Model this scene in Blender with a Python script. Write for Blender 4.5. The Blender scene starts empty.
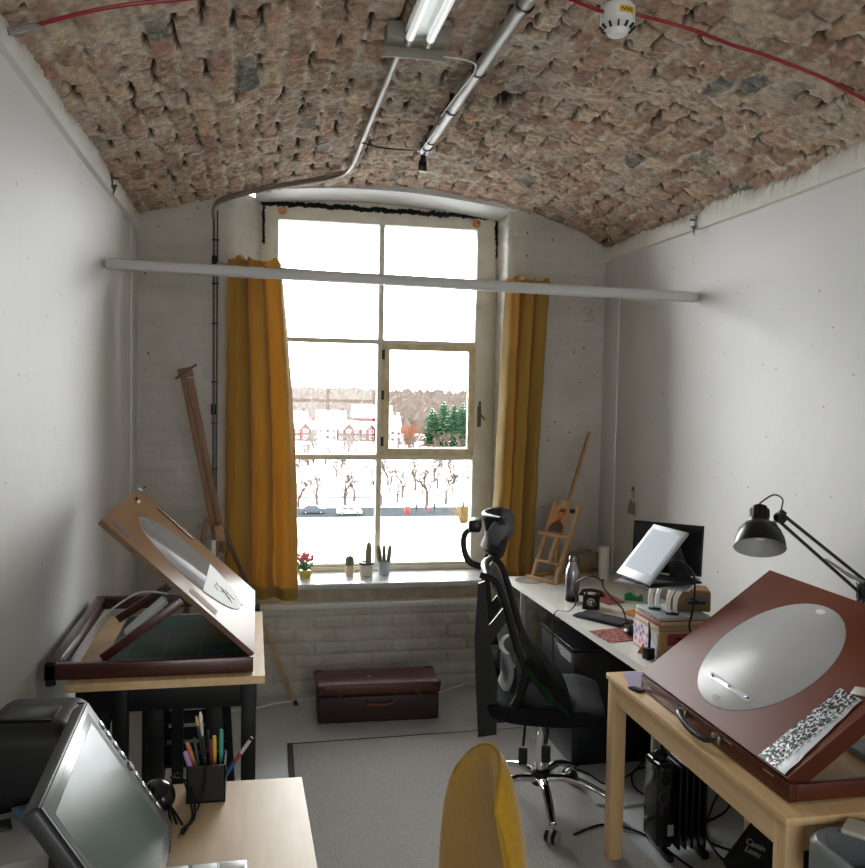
import bpy, bmesh, math, random
import numpy as np
from mathutils import Vector, Matrix, Euler
random.seed(7); np.random.seed(7)
SC = bpy.context.scene; COL = SC.collection
R = math.radians; PI = math.pi
# ------------------------------------------------------------------ materials
def lin(h):
    h = h.lstrip('#'); v = [int(h[i:i+2], 16)/255 for i in (0, 2, 4)]
    return tuple((c/12.92 if c <= .04045 else ((c+.055)/1.055)**2.4) for c in v) + (1,)
def mat(name, col, rough=.6, metal=0., noise=None, bump=None, spec=.5, emit=None, trans=0., coat=0., sheen=0., ior=None):
    m = bpy.data.materials.new(name); m.use_nodes = True; nt = m.node_tree; N = nt.nodes; L = nt.links
    b = N['Principled BSDF']; c = lin(col)
    b.inputs['Base Color'].default_value = c; b.inputs['Roughness'].default_value = rough
    b.inputs['Metallic'].default_value = metal; b.inputs['Specular IOR Level'].default_value = spec
    if ior: b.inputs['IOR'].default_value = ior
    if trans: b.inputs['Transmission Weight'].default_value = trans
    if coat: b.inputs['Coat Weight'].default_value = coat; b.inputs['Coat Roughness'].default_value = .15
    if sheen: b.inputs['Sheen Weight'].default_value = sheen
    if emit: b.inputs['Emission Color'].default_value = c; b.inputs['Emission Strength'].default_value = emit
    if noise or bump:
        tc = N.new('ShaderNodeTexCoord')
    if noise:                                   # (scale, second colour, contrast, stretch)
        sc, c2, k, st = (list(noise)+[None]*4)[:4]; k = k or .5; st = st or (1, 1, 1)
        mp = N.new('ShaderNodeMapping'); mp.inputs['Scale'].default_value = st; L.new(tc.outputs['Object'], mp.inputs[0])
        n = N.new('ShaderNodeTexNoise'); n.inputs['Scale'].default_value = sc; n.inputs['Detail'].default_value = 6; L.new(mp.outputs[0], n.inputs[0])
        r = N.new('ShaderNodeValToRGB'); r.color_ramp.elements[0].position = .5-k/2; r.color_ramp.elements[1].position = .5+k/2
        r.color_ramp.elements[0].color = c; r.color_ramp.elements[1].color = lin(c2)
        L.new(n.outputs[0], r.inputs[0]); L.new(r.outputs[0], b.inputs['Base Color'])
    if bump:                                    # (scale, strength, distance, stretch)
        sc, s, d, st = (list(bump)+[None]*4)[:4]
        mp = N.new('ShaderNodeMapping'); mp.inputs['Scale'].default_value = st or (1, 1, 1); L.new(tc.outputs['Object'], mp.inputs[0])
        n = N.new('ShaderNodeTexNoise'); n.inputs['Scale'].default_value = sc; n.inputs['Detail'].default_value = 5; L.new(mp.outputs[0], n.inputs[0])
        bp = N.new('ShaderNodeBump'); bp.inputs['Strength'].default_value = s; bp.inputs['Distance'].default_value = d or .01
        L.new(n.outputs[0], bp.inputs['Height']); L.new(bp.outputs[0], b.inputs['Normal'])
    return m
def glassmat(name, tint='fbfcfb', glossy=.06):
    m = bpy.data.materials.new(name); m.use_nodes = True; nt = m.node_tree; N = nt.nodes; L = nt.links
    for n in list(N): N.remove(n)
    o = N.new('ShaderNodeOutputMaterial'); t = N.new('ShaderNodeBsdfTransparent'); g = N.new('ShaderNodeBsdfGlossy'); mx = N.new('ShaderNodeMixShader'); f = N.new('ShaderNodeFresnel')
    t.inputs[0].default_value = lin(tint); g.inputs['Roughness'].default_value = .02; f.inputs[0].default_value = 1.45
    L.new(f.outputs[0], mx.inputs[0]); L.new(t.outputs[0], mx.inputs[1]); L.new(g.outputs[0], mx.inputs[2]); L.new(mx.outputs[0], o.inputs[0])
    return m
def woodmat(name, c1, c2, axis='Y', rough=.45, scale=1., coat=0.):
    st = {'X': (.12, 1, 1), 'Y': (1, .12, 1), 'Z': (1, 1, .12)}[axis]
    m = mat(name, c1, rough, noise=(34*scale, c2, .5, st), bump=(60*scale, .12, .002, st), coat=coat)
    return m
def add_spots(m, dark='4a4640', scale=3.2, size=.035, seed=0., stain='b9b4a8', amount=.55):
    """sparse chips and nail holes plus faint scuffs in a painted surface"""
    nt = m.node_tree; N = nt.nodes; L = nt.links; b = N['Principled BSDF']
    tc = N.new('ShaderNodeTexCoord'); mp = N.new('ShaderNodeMapping'); mp.inputs['Location'].default_value = (seed, seed*.7, seed*.3)
    L.new(tc.outputs['Object'], mp.inputs[0])
    nz = N.new('ShaderNodeTexNoise'); nz.inputs['Scale'].default_value = 60; L.new(mp.outputs[0], nz.inputs[0])
    ad = N.new('ShaderNodeVectorMath'); ad.operation = 'MULTIPLY_ADD'; ad.inputs[1].default_value = (.012,)*3
    L.new(nz.outputs['Color'], ad.inputs[0]); L.new(mp.outputs[0], ad.inputs[2])
    prev = None
    for k, (sc, sz, keep) in enumerate(((scale*2.2, size*1.6, .45), (scale*4.3, size*1.5, .55))):
        v = N.new('ShaderNodeTexVoronoi'); v.inputs['Scale'].default_value = sc; L.new(ad.outputs[0], v.inputs['Vector'])
        lt = N.new('ShaderNodeMath'); lt.operation = 'LESS_THAN'; lt.inputs[1].default_value = sz; L.new(v.outputs['Distance'], lt.inputs[0])
        sp = N.new('ShaderNodeSeparateColor'); L.new(v.outputs['Color'], sp.inputs[0])
        g = N.new('ShaderNodeMath'); g.operation = 'GREATER_THAN'; g.inputs[1].default_value = keep; L.new(sp.outputs[0], g.inputs[0])
        mu = N.new('ShaderNodeMath'); mu.operation = 'MULTIPLY'; L.new(lt.outputs[0], mu.inputs[0]); L.new(g.outputs[0], mu.inputs[1])
        if prev:
            mxm = N.new('ShaderNodeMath'); mxm.operation = 'MAXIMUM'; L.new(prev.outputs[0], mxm.inputs[0]); L.new(mu.outputs[0], mxm.inputs[1]); prev = mxm
        else: prev = mu
    src = b.inputs['Base Color'].links[0].from_socket if b.inputs['Base Color'].links else None
    mx = N.new('ShaderNodeMix'); mx.data_type = 'RGBA'
    L.new(prev.outputs[0], mx.inputs[0])
    if src: L.new(src, mx.inputs[6])
    else: mx.inputs[6].default_value = b.inputs['Base Color'].default_value
    mx.inputs[7].default_value = lin(dark)
    L.new(mx.outputs[2], b.inputs['Base Color'])
    return m
# ------------------------------------------------------------------ mesh builder
class MB:
    def __init__(s): s.v = []; s.f = []; s.mi = []; s.m = 0; s.T = None
    def add(s, vs, fs):
        o = len(s.v)
        if s.T is not None: vs = [s.T @ Vector(v) for v in vs]
        s.v += [tuple(v) for v in vs]; s.f += [tuple(i+o for i in f) for f in fs]; s.mi += [s.m]*len(fs); return s
    def box(s, c, d, rot=None, bev=0., seg=2):
        bm = bmesh.new(); bmesh.ops.create_cube(bm, size=1)
        bmesh.ops.scale(bm, vec=d, verts=bm.verts)
        if bev: bmesh.ops.bevel(bm, geom=bm.edges[:], offset=min(bev, min(d)*.49), segments=seg, affect='EDGES', profile=.5)
        M = Matrix.Translation(c)
        if rot is not None: M = M @ (rot.to_4x4() if not isinstance(rot, (tuple, list)) else Euler(rot).to_matrix().to_4x4())
        bm.transform(M); bm.verts.index_update()
        s.add([v.co[:] for v in bm.verts], [[v.index for v in f.verts] for f in bm.faces]); bm.free(); return s
    def bx(s, a, b, bev=0., seg=2):
        a, b = Vector(a), Vector(b); lo = [min(a[i], b[i]) for i in range(3)]; hi = [max(a[i], b[i]) for i in range(3)]
        return s.box([(lo[i]+hi[i])/2 for i in range(3)], [hi[i]-lo[i] for i in range(3)], None, bev, seg)
    def bar(s, p, q, w, t, up=(0, 0, 1), bev=0.):
        p, q = Vector(p), Vector(q); z = (q-p); l = z.length; z.normalize(); up = Vector(up)
        x = up.cross(z); x = x.normalized() if x.length > 1e-5 else Vector((1, 0, 0)); y = z.cross(x)
        rot = Matrix((x, y, z)).transposed()
        return s.box((p+q)/2, (w, t, l), rot, bev)
    def cyl(s, p, q, r0, r1=None, n=20, caps=True):
        return s.tube([p, q], [r0, r0 if r1 is None else r1], n, caps)
    def tube(s, pts, r, n=8, caps=True, smooth=0, flat=1.):
        pts = [Vector(p) for p in pts]
        if smooth:
            out = []; P = [pts[0]]+pts+[pts[-1]]; rr = r if isinstance(r, (list, tuple)) else None; ro = []
            for i in range(1, len(P)-2):
                for k in range(smooth):
                    t = k/smooth; a, b, c, d = P[i-1], P[i], P[i+1], P[i+2]
                    out.append(.5*((2*b)+(c-a)*t+(2*a-5*b+4*c-d)*t*t+(3*b-a-3*c+d)*t**3))
                    if rr: ro.append(rr[i-1]*(1-t)+rr[i]*t)
            out.append(pts[-1]); pts = out
            if rr: ro.append(rr[-1]); r = ro
        m = len(pts); rs = r if isinstance(r, (list, tuple)) else [r]*m
        tg = [(pts[min(i+1, m-1)]-pts[max(i-1, 0)]).normalized() for i in range(m)]
        a = Vector((0, 0, 1)) if abs(tg[0].z) < .9 else Vector((1, 0, 0))
        x = tg[0].cross(a).normalized(); vs = []; fs = []
        for i in range(m):
            x = (x - tg[i]*x.dot(tg[i])).normalized(); y = tg[i].cross(x)
            for k in range(n):
                an = 2*PI*k/n; vs.append(pts[i]+(x*math.cos(an)+y*math.sin(an)*flat)*rs[i])
        for i in range(m-1):
            for k in range(n):
                k2 = (k+1) % n; fs.append((i*n+k, i*n+k2, (i+1)*n+k2, (i+1)*n+k))
        if caps: fs.append(tuple(range(n-1, -1, -1))); fs.append(tuple((m-1)*n+k for k in range(n)))
        return s.add(vs, fs)
    def lathe(s, prof, c=(0, 0, 0), n=28, M=None, capped=True):
        vs = []; fs = []
        for r, z in prof:
            for k in range(n):
                a = 2*PI*k/n; v = Vector((r*math.cos(a), r*math.sin(a), z))
                if M is not None: v = M @ v
                vs.append(v+Vector(c))
        for i in range(len(prof)-1):
            for k in range(n):
                k2 = (k+1) % n; fs.append((i*n+k, i*n+k2, (i+1)*n+k2, (i+1)*n+k))
        if capped:
            fs.append(tuple(range(n-1, -1, -1))); fs.append(tuple((len(prof)-1)*n+k for k in range(n)))
        return s.add(vs, fs)
    def prism(s, poly, off):
        off = Vector(off); n = len(poly); vs = [Vector(p) for p in poly]; vs += [v+off for v in vs]
        fs = [tuple(range(n-1, -1, -1)), tuple(range(n, 2*n))]+[(i, (i+1) % n, n+(i+1) % n, n+i) for i in range(n)]
        return s.add(vs, fs)
    def ell(s, c, r, rot=None, nu=20, nv=12):
        vs = []; fs = []; Rm = Euler(rot).to_matrix() if rot is not None else Matrix.Identity(3)
        for j in range(nv+1):
            t = PI*j/nv
            for i in range(nu):
                a = 2*PI*i/nu; vs.append(Vector(c)+Rm @ Vector((r[0]*math.sin(t)*math.cos(a), r[1]*math.sin(t)*math.sin(a), r[2]*math.cos(t))))
        for j in range(nv):
            for i in range(nu):
                i2 = (i+1) % nu; fs.append((j*nu+i, (j+1)*nu+i, (j+1)*nu+i2, j*nu+i2))
        return s.add(vs, fs)
    def surf(s, f, nu, nv, closed=False):
        vs = [f(i/nu, j/nv) for j in range(nv+1) for i in range(nu+1)]; w = nu+1
        return s.add(vs, [(j*w+i, j*w+i+1, (j+1)*w+i+1, (j+1)*w+i) for j in range(nv) for i in range(nu)])
    def slab(s, f, g, nu, nv):
        """closed sheet between two surfaces f and g"""
        w = nu+1; n1 = w*(nv+1)
        vs = [f(i/nu, j/nv) for j in range(nv+1) for i in range(w)]+[g(i/nu, j/nv) for j in range(nv+1) for i in range(w)]
        fs = []
        for j in range(nv):
            for i in range(nu):
                a = j*w+i; fs.append((a, a+1, a+w+1, a+w)); fs.append((n1+a, n1+a+w, n1+a+w+1, n1+a+1))
        for i in range(nu):
            fs.append((i, n1+i, n1+i+1, i+1)); a = nv*w+i; fs.append((a, a+1, n1+a+1, n1+a))
        for j in range(nv):
            a = j*w; fs.append((a, a+w, n1+a+w, n1+a)); a = j*w+nu; fs.append((a, n1+a, n1+a+w, a+w))
        return s.add(vs, fs)
WLOC = {}
def obj(name, mb, mats, parent=None, smooth=True, ang=38, label=None):
    off = WLOC.get(parent.name) if parent is not None else None
    vs = mb.v
    if off is not None: vs = [(v[0]-off[0], v[1]-off[1], v[2]-off[2]) for v in vs]
    me = bpy.data.meshes.new(name); me.from_pydata(vs, [], mb.f)
    mats = mats if isinstance(mats, (list, tuple)) else [mats]
    for m in mats: me.materials.append(m)
    if len(mats) > 1: me.polygons.foreach_set('material_index', mb.mi)
    me.update()
    if smooth:
        me.polygons.foreach_set('use_smooth', [True]*len(me.polygons)); me.set_sharp_from_angle(angle=R(ang))
    o = bpy.data.objects.new(name, me); COL.objects.link(o)
    if parent is not None:
        o.parent = parent
        if off is not None: WLOC[o.name] = off
    if label: o['label'] = label
    return o
def thing(name, label, cat, loc, group=None, rz=0., world=True):
    o = bpy.data.objects.new(name, None); COL.objects.link(o); o.empty_display_size = .05
    o.location = loc; o.rotation_euler = (0, 0, rz); o['label'] = label; o['category'] = cat
    if group: o['group'] = group
    if world: WLOC[o.name] = tuple(loc)
    return o
def tag(o, label, cat, group=None):
    o['label'] = label; o['category'] = cat
    if group: o['group'] = group
    return o
def struct(name, mb, mats, **k):
    o = obj(name, mb, mats, **k); o['kind'] = 'structure'; return o
def copy_tree(o, parent=None):
    c = o.copy(); COL.objects.link(c)
    if parent is not None: c.parent = parent
    for ch in [x for x in o.children]: copy_tree(ch, c)
    return c
def text_mesh(txt, size, ext=.0004):
    cu = bpy.data.curves.new('t', 'FONT'); cu.body = txt; cu.size = size; cu.extrude = ext; cu.align_x = 'CENTER'; cu.align_y = 'CENTER'
    cu.resolution_u = 3
    o = bpy.data.objects.new('t', cu); COL.objects.link(o); bpy.context.view_layer.update()
    me = bpy.data.meshes.new_from_object(o); bpy.data.objects.remove(o)
    vs = [v.co.copy() for v in me.vertices]; fs = [tuple(p.vertices) for p in me.polygons]; bpy.data.meshes.remove(me)
    return vs, fs
def frame(o, x, y, z=None):
    """matrix whose local X, Y run along x and y, placed at o"""
    x = Vector(x).normalized(); y = Vector(y); y = (y-x*y.dot(x)).normalized(); z = x.cross(y)
    m = Matrix((x, y, z)).transposed().to_4x4(); m.translation = Vector(o); return m
def vnoise(x, y, seed=0):
    xi = np.floor(x).astype(int); yi = np.floor(y).astype(int); fx = x-xi; fy = y-yi
    fx = fx*fx*(3-2*fx); fy = fy*fy*(3-2*fy)
    def h(a, b): v = np.sin(a*127.1+b*311.7+seed*74.7)*43758.5453; return v-np.floor(v)
    return (h(xi, yi)*(1-fx)+h(xi+1, yi)*fx)*(1-fy)+(h(xi, yi+1)*(1-fx)+h(xi+1, yi+1)*fx)*fy
def fbm(x, y, seed=0, o=4): return sum(vnoise(x*2**k, y*2**k, seed+k)*.5**k for k in range(o))/sum(.5**k for k in range(o))
def hsh(a, b, s=0): v = np.sin(a*12.9898+b*78.233+s*37.719)*43758.5453; return v-np.floor(v)

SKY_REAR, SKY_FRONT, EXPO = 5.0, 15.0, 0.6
# ------------------------------------------------------------------ palette
wall_paint = add_spots(mat('white wall paint', 'd2d2d0', .55, noise=(2.2, 'c8c8c5', .6), bump=(9, .12, .02)))
brick_paint = add_spots(mat('white painted brick', 'c3c0b8', .6, noise=(5, 'aeaaa0', .6), bump=(22, .35, .012)), scale=6, size=.05, dark='2e2b28')
wood_paint = mat('aged cream window paint', 'dfdcd0', .5, noise=(9, 'ccc4b0', .55), bump=(40, .2, .004))
casement_paint = mat('yellowed casement paint', 'e0d8bd', .5, noise=(14, 'bda468', .55), bump=(50, .2, .003))
glass = glassmat('window glass')
black_gap = mat('dark gap filler', '22261f', .9, noise=(60, '0c0d0c'))
black_plastic = mat('black plastic', '101113', .4, spec=.35)
matt_black = mat('matt black', '121315', .6)
black_metal = mat('black painted metal', '151618', .32, .2)
black_wood = mat('black painted wood', '08090c', .5, spec=.25)
grey_metal = mat('galvanised steel', '96938b', .5, .45, noise=(25, '9d9a92'))
grey_paint = mat('grey painted metal', 'a9a9a2', .5)
chrome = mat('chrome', 'd9dadb', .08, 1.)
steel = mat('brushed steel', '8d8e90', .28, 1., noise=(30, '6d6e70', .5, (1, 1, .1)))
alu = mat('aluminium', 'b4b5b8', .35, .9)
white_plastic = mat('white plastic', 'e6e6e3', .4)
white_cable = mat('white cable', 'd0cfc8', .5)
red_cable = mat('red cable', '8e1024', .4)
pine = woodmat('pale pine', 'e0c59b', 'd0ab7b', 'Y', .42)
pine_x = woodmat('pale pine crosswise', 'd9b98c', 'c39b69', 'X', .42)
pine_z = woodmat('pale pine upright', 'dabb90', 'c7a270', 'Z', .45)
beech = woodmat('beech easel wood', 'c9a274', 'ae875a', 'Z', .5)
easel_brown = woodmat('brown easel wood', '8f6746', '74502f', 'Z', .5)
desk_wood = woodmat('pale beech desk', 'd9c19c', 'cbb089', 'Y', .4)
mahogany = woodmat('mahogany stain', '4a1d15', '3a1410', 'Y', .35, coat=.3)
mahog_top = mat('satin mahogany board', '71351a', .40, noise=(6, '662d14', .6), bump=(300, .05, .001), ior=1.25)
white_desk = mat('white desk laminate', 'dfddd6', .4)

# ------------------------------------------------------------------ room shell
XL, XR, YB, YR = -.683, 2.169, 5.307, -2.4
VC = (-.017, -.098, .191, 2.972)
def zv(x): return ((VC[0]*x+VC[1])*x+VC[2])*x+VC[3]

# floor
mb = MB(); mb.bx((XL-.1, YR, -.1), (XR+.1, YB+.1, 0))
floor_m = add_spots(mat('grey painted concrete', 'bcc1c1', .36, noise=(3.5, 'adb2b2', .6), bump=(14, .15, .01)), scale=9, size=.05, dark='4c4b47')
struct('floor', mb, floor_m)

# side walls: thin boards leaning slightly inwards towards the far corner, as old dry lining does
def side_wall(name, x, s, lean):
    m = MB(); m.prism([(x, YR, -.05), (x, YR, 2.95), (x+s*.14, YR, 2.95), (x+s*.14, YR, -.05)], (0, YB+.1-YR, 0))
    return struct(name, m, wall_paint)
side_wall('wall_left', XL, -1, 0); side_wall('wall_right', XR, 1, 0)

# back wall: one continuous profile with rounded reveals around the window niche
YW = 5.68
def arc(cx, cy, r, a0, a1, n=8): return [(cx+r*math.cos(R(a0+(a1-a0)*k/n)), cy+r*math.sin(R(a0+(a1-a0)*k/n))) for k in range(n+1)]
left_prof = [(XL-.1, YB)]+[(-.30, YB)]+arc(-.25, YB+.13, .13, -90, -25)+[(.015, YW-.02), (.015, YW+.12), (XL-.1, YW+.12)]
right_prof = [(1.545, YW+.12), (1.545, YW-.02)]+arc(1.655, YB+.13, .13, 205, 270)+[(1.80, YB), (XR+.1, YB), (XR+.1, YW+.12)]
BRX, BRZ = .235, .078
def painted_brick_surface(path, z0, z1, amp, name, mats, back):
    """walls with real courses: path is a polyline in plan, offset along its normal by a brick relief"""
    pts = [Vector((p[0], p[1])) for p in path]; s = [0]
    for i in range(1, len(pts)): s.append(s[-1]+(pts[i]-pts[i-1]).length)
    nu = max(8, int(s[-1]/.012)); nv = int((z1-z0)/.012); us = np.linspace(0, s[-1], nu+1); zs = np.linspace(z0, z1, nv+1)
    px = np.interp(us, s, [p.x for p in pts]); py = np.interp(us, s, [p.y for p in pts])
    tx = np.gradient(px); ty = np.gradient(py); l = np.hypot(tx, ty); nx, ny = ty/l, -tx/l
    U, Z = np.meshgrid(us, zs)
    wz = Z+.014*(fbm(U*5, Z*5, 3)-.5); wu = U+.02*(fbm(U*5, Z*5, 9)-.5)
    row = np.floor(wz/BRZ); fz = wz/BRZ-row; fu = wu/BRX+.5*(row % 2); cu = np.floor(fu); fu = fu-cu
    ed = np.minimum(np.minimum(fz, 1-fz)*BRZ, np.minimum(fu, 1-fu)*BRX)
    h = np.clip(ed/.013, 0, 1); h = h*h*(3-2*h)
    d = amp*(h*(.75+.5*hsh(cu, row)) + .8*(fbm(U*14, Z*14, 5)-.5))
    X = px[None, :]+nx[None, :]*d; Y = py[None, :]+ny[None, :]*d
    m = MB(); w = nu+1
    vs = np.stack([X, Y, Z], -1).reshape(-1, 3).tolist()
    m.add(vs, [(j*w+i, j*w+i+1, (j+1)*w+i+1, (j+1)*w+i) for j in range(nv) for i in range(nu)])
    # close the block at the back so that it has its real depth
    poly = [(p.x, p.y+.012) for p in pts]+back
    for zz, o in ((z0, 0), (z1, 0)):
        m.add([(a, b, zz) for a, b in poly], [tuple(range(len(poly)))])
    for i in range(len(back)+1):
        seq = [poly[len(pts)-1]]+back+[poly[0]]
        a, b = seq[i], seq[i+1]; m.add([(a[0], a[1], z0), (b[0], b[1], z0), (b[0], b[1], z1), (a[0], a[1], z1)], [(0, 1, 2, 3)])
    return m
bl = painted_brick_surface(left_prof[:-2], -.02, 3.0, .0045, '', None, [(.015, YW+.12), (XL-.1, YW+.12)])
struct('wall_back', bl, brick_paint, ang=60)
br = painted_brick_surface(right_prof[1:-1], -.02, 3.0, .0045, '', None, [(XR+.1, YW+.12), (1.545, YW+.12)])
struct('wall_back', br, brick_paint, ang=60)
# wall under the window: upper plastered band, projecting lower brickwork with its bright ledge
lo = painted_brick_surface([(-.245, YB-.055), (1.80, YB-.055)], -.02, .515, .010, '', None, [(1.80, YW+.1), (-.245, YW+.1)])
struct('wall_back', lo, mat('rough whitewashed brick', 'c9c6bc', .65, noise=(7, 'a8a396', .6), bump=(26, .5, .012)), ang=60)
mb = MB(); mb.bx((-.26, YB-.075, .515), (1.82, YB+.1, .548), .006); struct('trim_1', mb, wall_paint)
mb = MB(); mb.bx((.0, YB+.005, .545), (1.56, YW+.1, .625)); struct('wall_back', mb, mat('weathered plaster', 'b7ad97', .7, noise=(12, '8c7f68', .6), bump=(20, .5, .01)))
mb = MB(); mb.bx((-.03, YB-.03, .618), (1.60, YW+.02, .655), .012, 3)
struct('trim_2', mb, mat('window sill paint', 'b9bdbf', .35, noise=(6, 'aaaba8')))
# soffit over the niche with the ragged dark gap above the frame
def sof(u, v, up):
    x = -.02+1.60*u; y = YB-.005+(YW+.1-YB)*v
    zf = 3.0+.055*math.sin(PI*min(1, max(0, (u-.02)/.96)))-.035*u
    return (x, y, (zf+.12 if up else zf-.01-.01*v))
mb = MB(); mb.slab(lambda u, v: sof(u, v, 0), lambda u, v: sof(u, v, 1), 24, 4); struct('wall_back', mb, wall_paint)
mb = MB()
for i in range(64):
    x = .03+1.5*i/63; mb.box((x, YW-.035, 2.985-.012*i/63+random.uniform(-.006, .006)), (.035, .03, .02+random.uniform(0, .012)), (0, random.uniform(-.4, .4), 0))
for i in range(26):
    mb.box((1.535+random.uniform(-.006, .006), YW-.035, 2.72+.25*i/25), (.012+random.uniform(0, .01), .02, .016), (0, random.uniform(-.5, .5), 0))
    mb.box((.03+random.uniform(-.004, .004), YW-.035, 2.74+.24*i/25), (.010+random.uniform(0, .008), .02, .014), (0, random.uniform(-.5, .5), 0))
struct('trim_3', mb, black_gap)

# vaulted brick ceiling -------------------------------------------------------
def vault():
    xs = np.arange(XL-.1, XR+.1001, .0095); ys = np.concatenate([np.arange(YR-.05, 1.9, .09), np.arange(1.9, YB+.02, .012)])
    X, Y = np.meshgrid(xs, ys)
    A, B = .088, .172
    wx = X+.034*(fbm(X*9, Y*9, 1)-.5)+.03*(fbm(X*1.5, Y*1.5, 2)-.5); wy = Y+.035*(fbm(X*6, Y*6, 4)-.5)
    row = np.floor(wx/A); fx = wx/A-row; g = wy/B+.5*(row % 2)+.25*hsh(row, 0*row, 5); cy = np.floor(g); fy = g-cy
    ero = .003+.009*fbm(X*9, Y*9, 21)
    h1 = np.clip((np.minimum(fx, 1-fx)*A-ero*.8)/.008, 0, 1); h2 = np.clip((np.minimum(fy, 1-fy)*B-ero)/.009, 0, 1)
    h1 = h1*h1*(3-2*h1); h2 = h2*h2*(3-2*h2); h = h1*h2; hd = (.5+.5*h1)*(.15+.85*h2)
    rb = hsh(cy, row, 1); n1 = fbm(X*30, Y*30, 11); n2 = fbm(X*4, Y*4, 12)
    smear = np.clip((fbm(X*5+9, Y*5, 31)-.52)*6, 0, 1)        # mortar smeared over the brick faces
    tilt = (fy-.5)*.012*(hsh(cy, row, 6)+.2); depth = hd*(.008+.010*rb+tilt*.8)*(1-.6*smear)+.020*(n1-.5)+.012*(fbm(X*55, Y*55, 18, 2)-.5)+.014*(fbm(X*12, Y*12, 8)-.5)+.03*(n2-.5)
    hole = (hsh(cy, row, 9) > .985)&(h > .3); depth = np.where(hole, -.04, depth)
    gap = (h < .15)&(fbm(X*11, Y*11, 41) > .57); depth = np.where(gap, depth-.022, depth)
    crack = np.abs(Y-(4.02+.02*np.sin(X*14)-.10*(X-.8)+.02*fbm(X*20, Y*3, 2))) < .010; crack &= (X > .45)&(X < 1.42); depth = np.where(crack, depth-.05, depth)
    Z = zv(X)-depth+.012
    # brick and mortar colours
    pal = np.array([lin(c)[:3] for c in ('b89d88', 'a9907c', 'bfa68f', 'a18875', 'b99a82', 'b1a08c', 'c6b298', 'aa8c7c', 'b69f8c')])
    red = np.array(lin('a07562')[:3]); gry = np.array(lin('7b7a74')[:3]); mor = np.array(lin('c0b2a2')[:3]); wht = np.array(lin('cbc5ba')[:3]); drk = np.array(lin('4a3e36')[:3])
    c = pal[(hsh(cy, row, 2)*len(pal)).astype(int) % len(pal)]
    rr = hsh(cy, row, 3)[..., None]; edge = np.clip(1-np.minimum(X-XL, XR-X)/.9, 0, 1)[..., None]
    c = np.where(rr > .93-.12*edge, red*.5+c*.5, c); c = np.where(rr < .018, gry, c)
    hh = (h*(1-.6*smear))[..., None]; c = mor*(1-hh)+c*hh
    wp = np.clip((fbm(X*3+5, Y*3, 17)-.56)*7, 0, 1)*np.clip(fbm(X*22, Y*22, 19)*3-1.2, 0, 1)*np.exp(-((X-.55)/.5)**2)
    c = c*(1-.7*wp[..., None])+wht*.7*wp[..., None]
    c = c*(.82+.36*n1[..., None]); c = np.where((gap|crack|hole)[..., None], drk, c)
    dark_patch = (np.exp(-((X-.78)/.35)**2-((Y-3.55)/.42)**2)*np.clip(fbm(X*8, Y*8, 51)*2.2-.5, 0, 1))[..., None]; c = c*(1-.55*dark_patch)  # blotchy darker patch in the brick colour around the thick pipe
    w = len(xs); nv = len(ys)-1; nu = w-1
    vs = np.stack([X, Y, Z], -1).reshape(-1, 3)
    j, i = np.meshgrid(np.arange(nv), np.arange(nu), indexing='ij'); a = (j*w+i).reshape(-1)
    faces = np.stack([a, a+w, a+w+1, a+1], 1)
    me = bpy.data.meshes.new('ceiling'); me.from_pydata(vs.tolist(), [], faces.tolist())
    ca = me.color_attributes.new('brick', 'FLOAT_COLOR', 'POINT')
    cc = np.concatenate([c.reshape(-1, 3), np.ones((w*len(ys), 1))], 1).astype(np.float32); ca.data.foreach_set('color', cc.reshape(-1))
    me.polygons.foreach_set('use_smooth', [True]*len(me.polygons))
    m = mat('old vault brick', '9a7c69', .9, bump=(75, .8, .012), spec=.15); nt = m.node_tree
    at = nt.nodes.new('ShaderNodeVertexColor'); at.layer_name = 'brick'
    nz = nt.nodes.new('ShaderNodeTexNoise'); nz.inputs['Scale'].default_value = 38; nz.inputs['Detail'].default_value = 8
    tc = nt.nodes.new('ShaderNodeTexCoord'); nt.links.new(tc.outputs['Object'], nz.inputs[0])
    mr = nt.nodes.new('ShaderNodeMapRange'); mr.inputs[1].default_value = .3; mr.inputs[2].default_value = .7; mr.inputs[3].default_value = .70; mr.inputs[4].default_value = 1.26
    nt.links.new(nz.outputs[0], mr.inputs[0])
    mx = nt.nodes.new('ShaderNodeVectorMath'); mx.operation = 'SCALE'; nt.links.new(at.outputs[0], mx.inputs[0]); nt.links.new(mr.outputs[0], mx.inputs['Scale'])
    nt.links.new(mx.outputs[0], nt.nodes['Principled BSDF'].inputs['Base Color'])
    me.materials.append(m)
    o = bpy.data.objects.new('ceiling', me); COL.objects.link(o); o['kind'] = 'structure'; return o
vault()
mb = MB(); mb.bx((XL-.2, YR-.2, 3.12), (XR+.2, YB+.6, 3.2)); struct('ceiling', mb, matt_black)   # the mass of masonry over the vault
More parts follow.
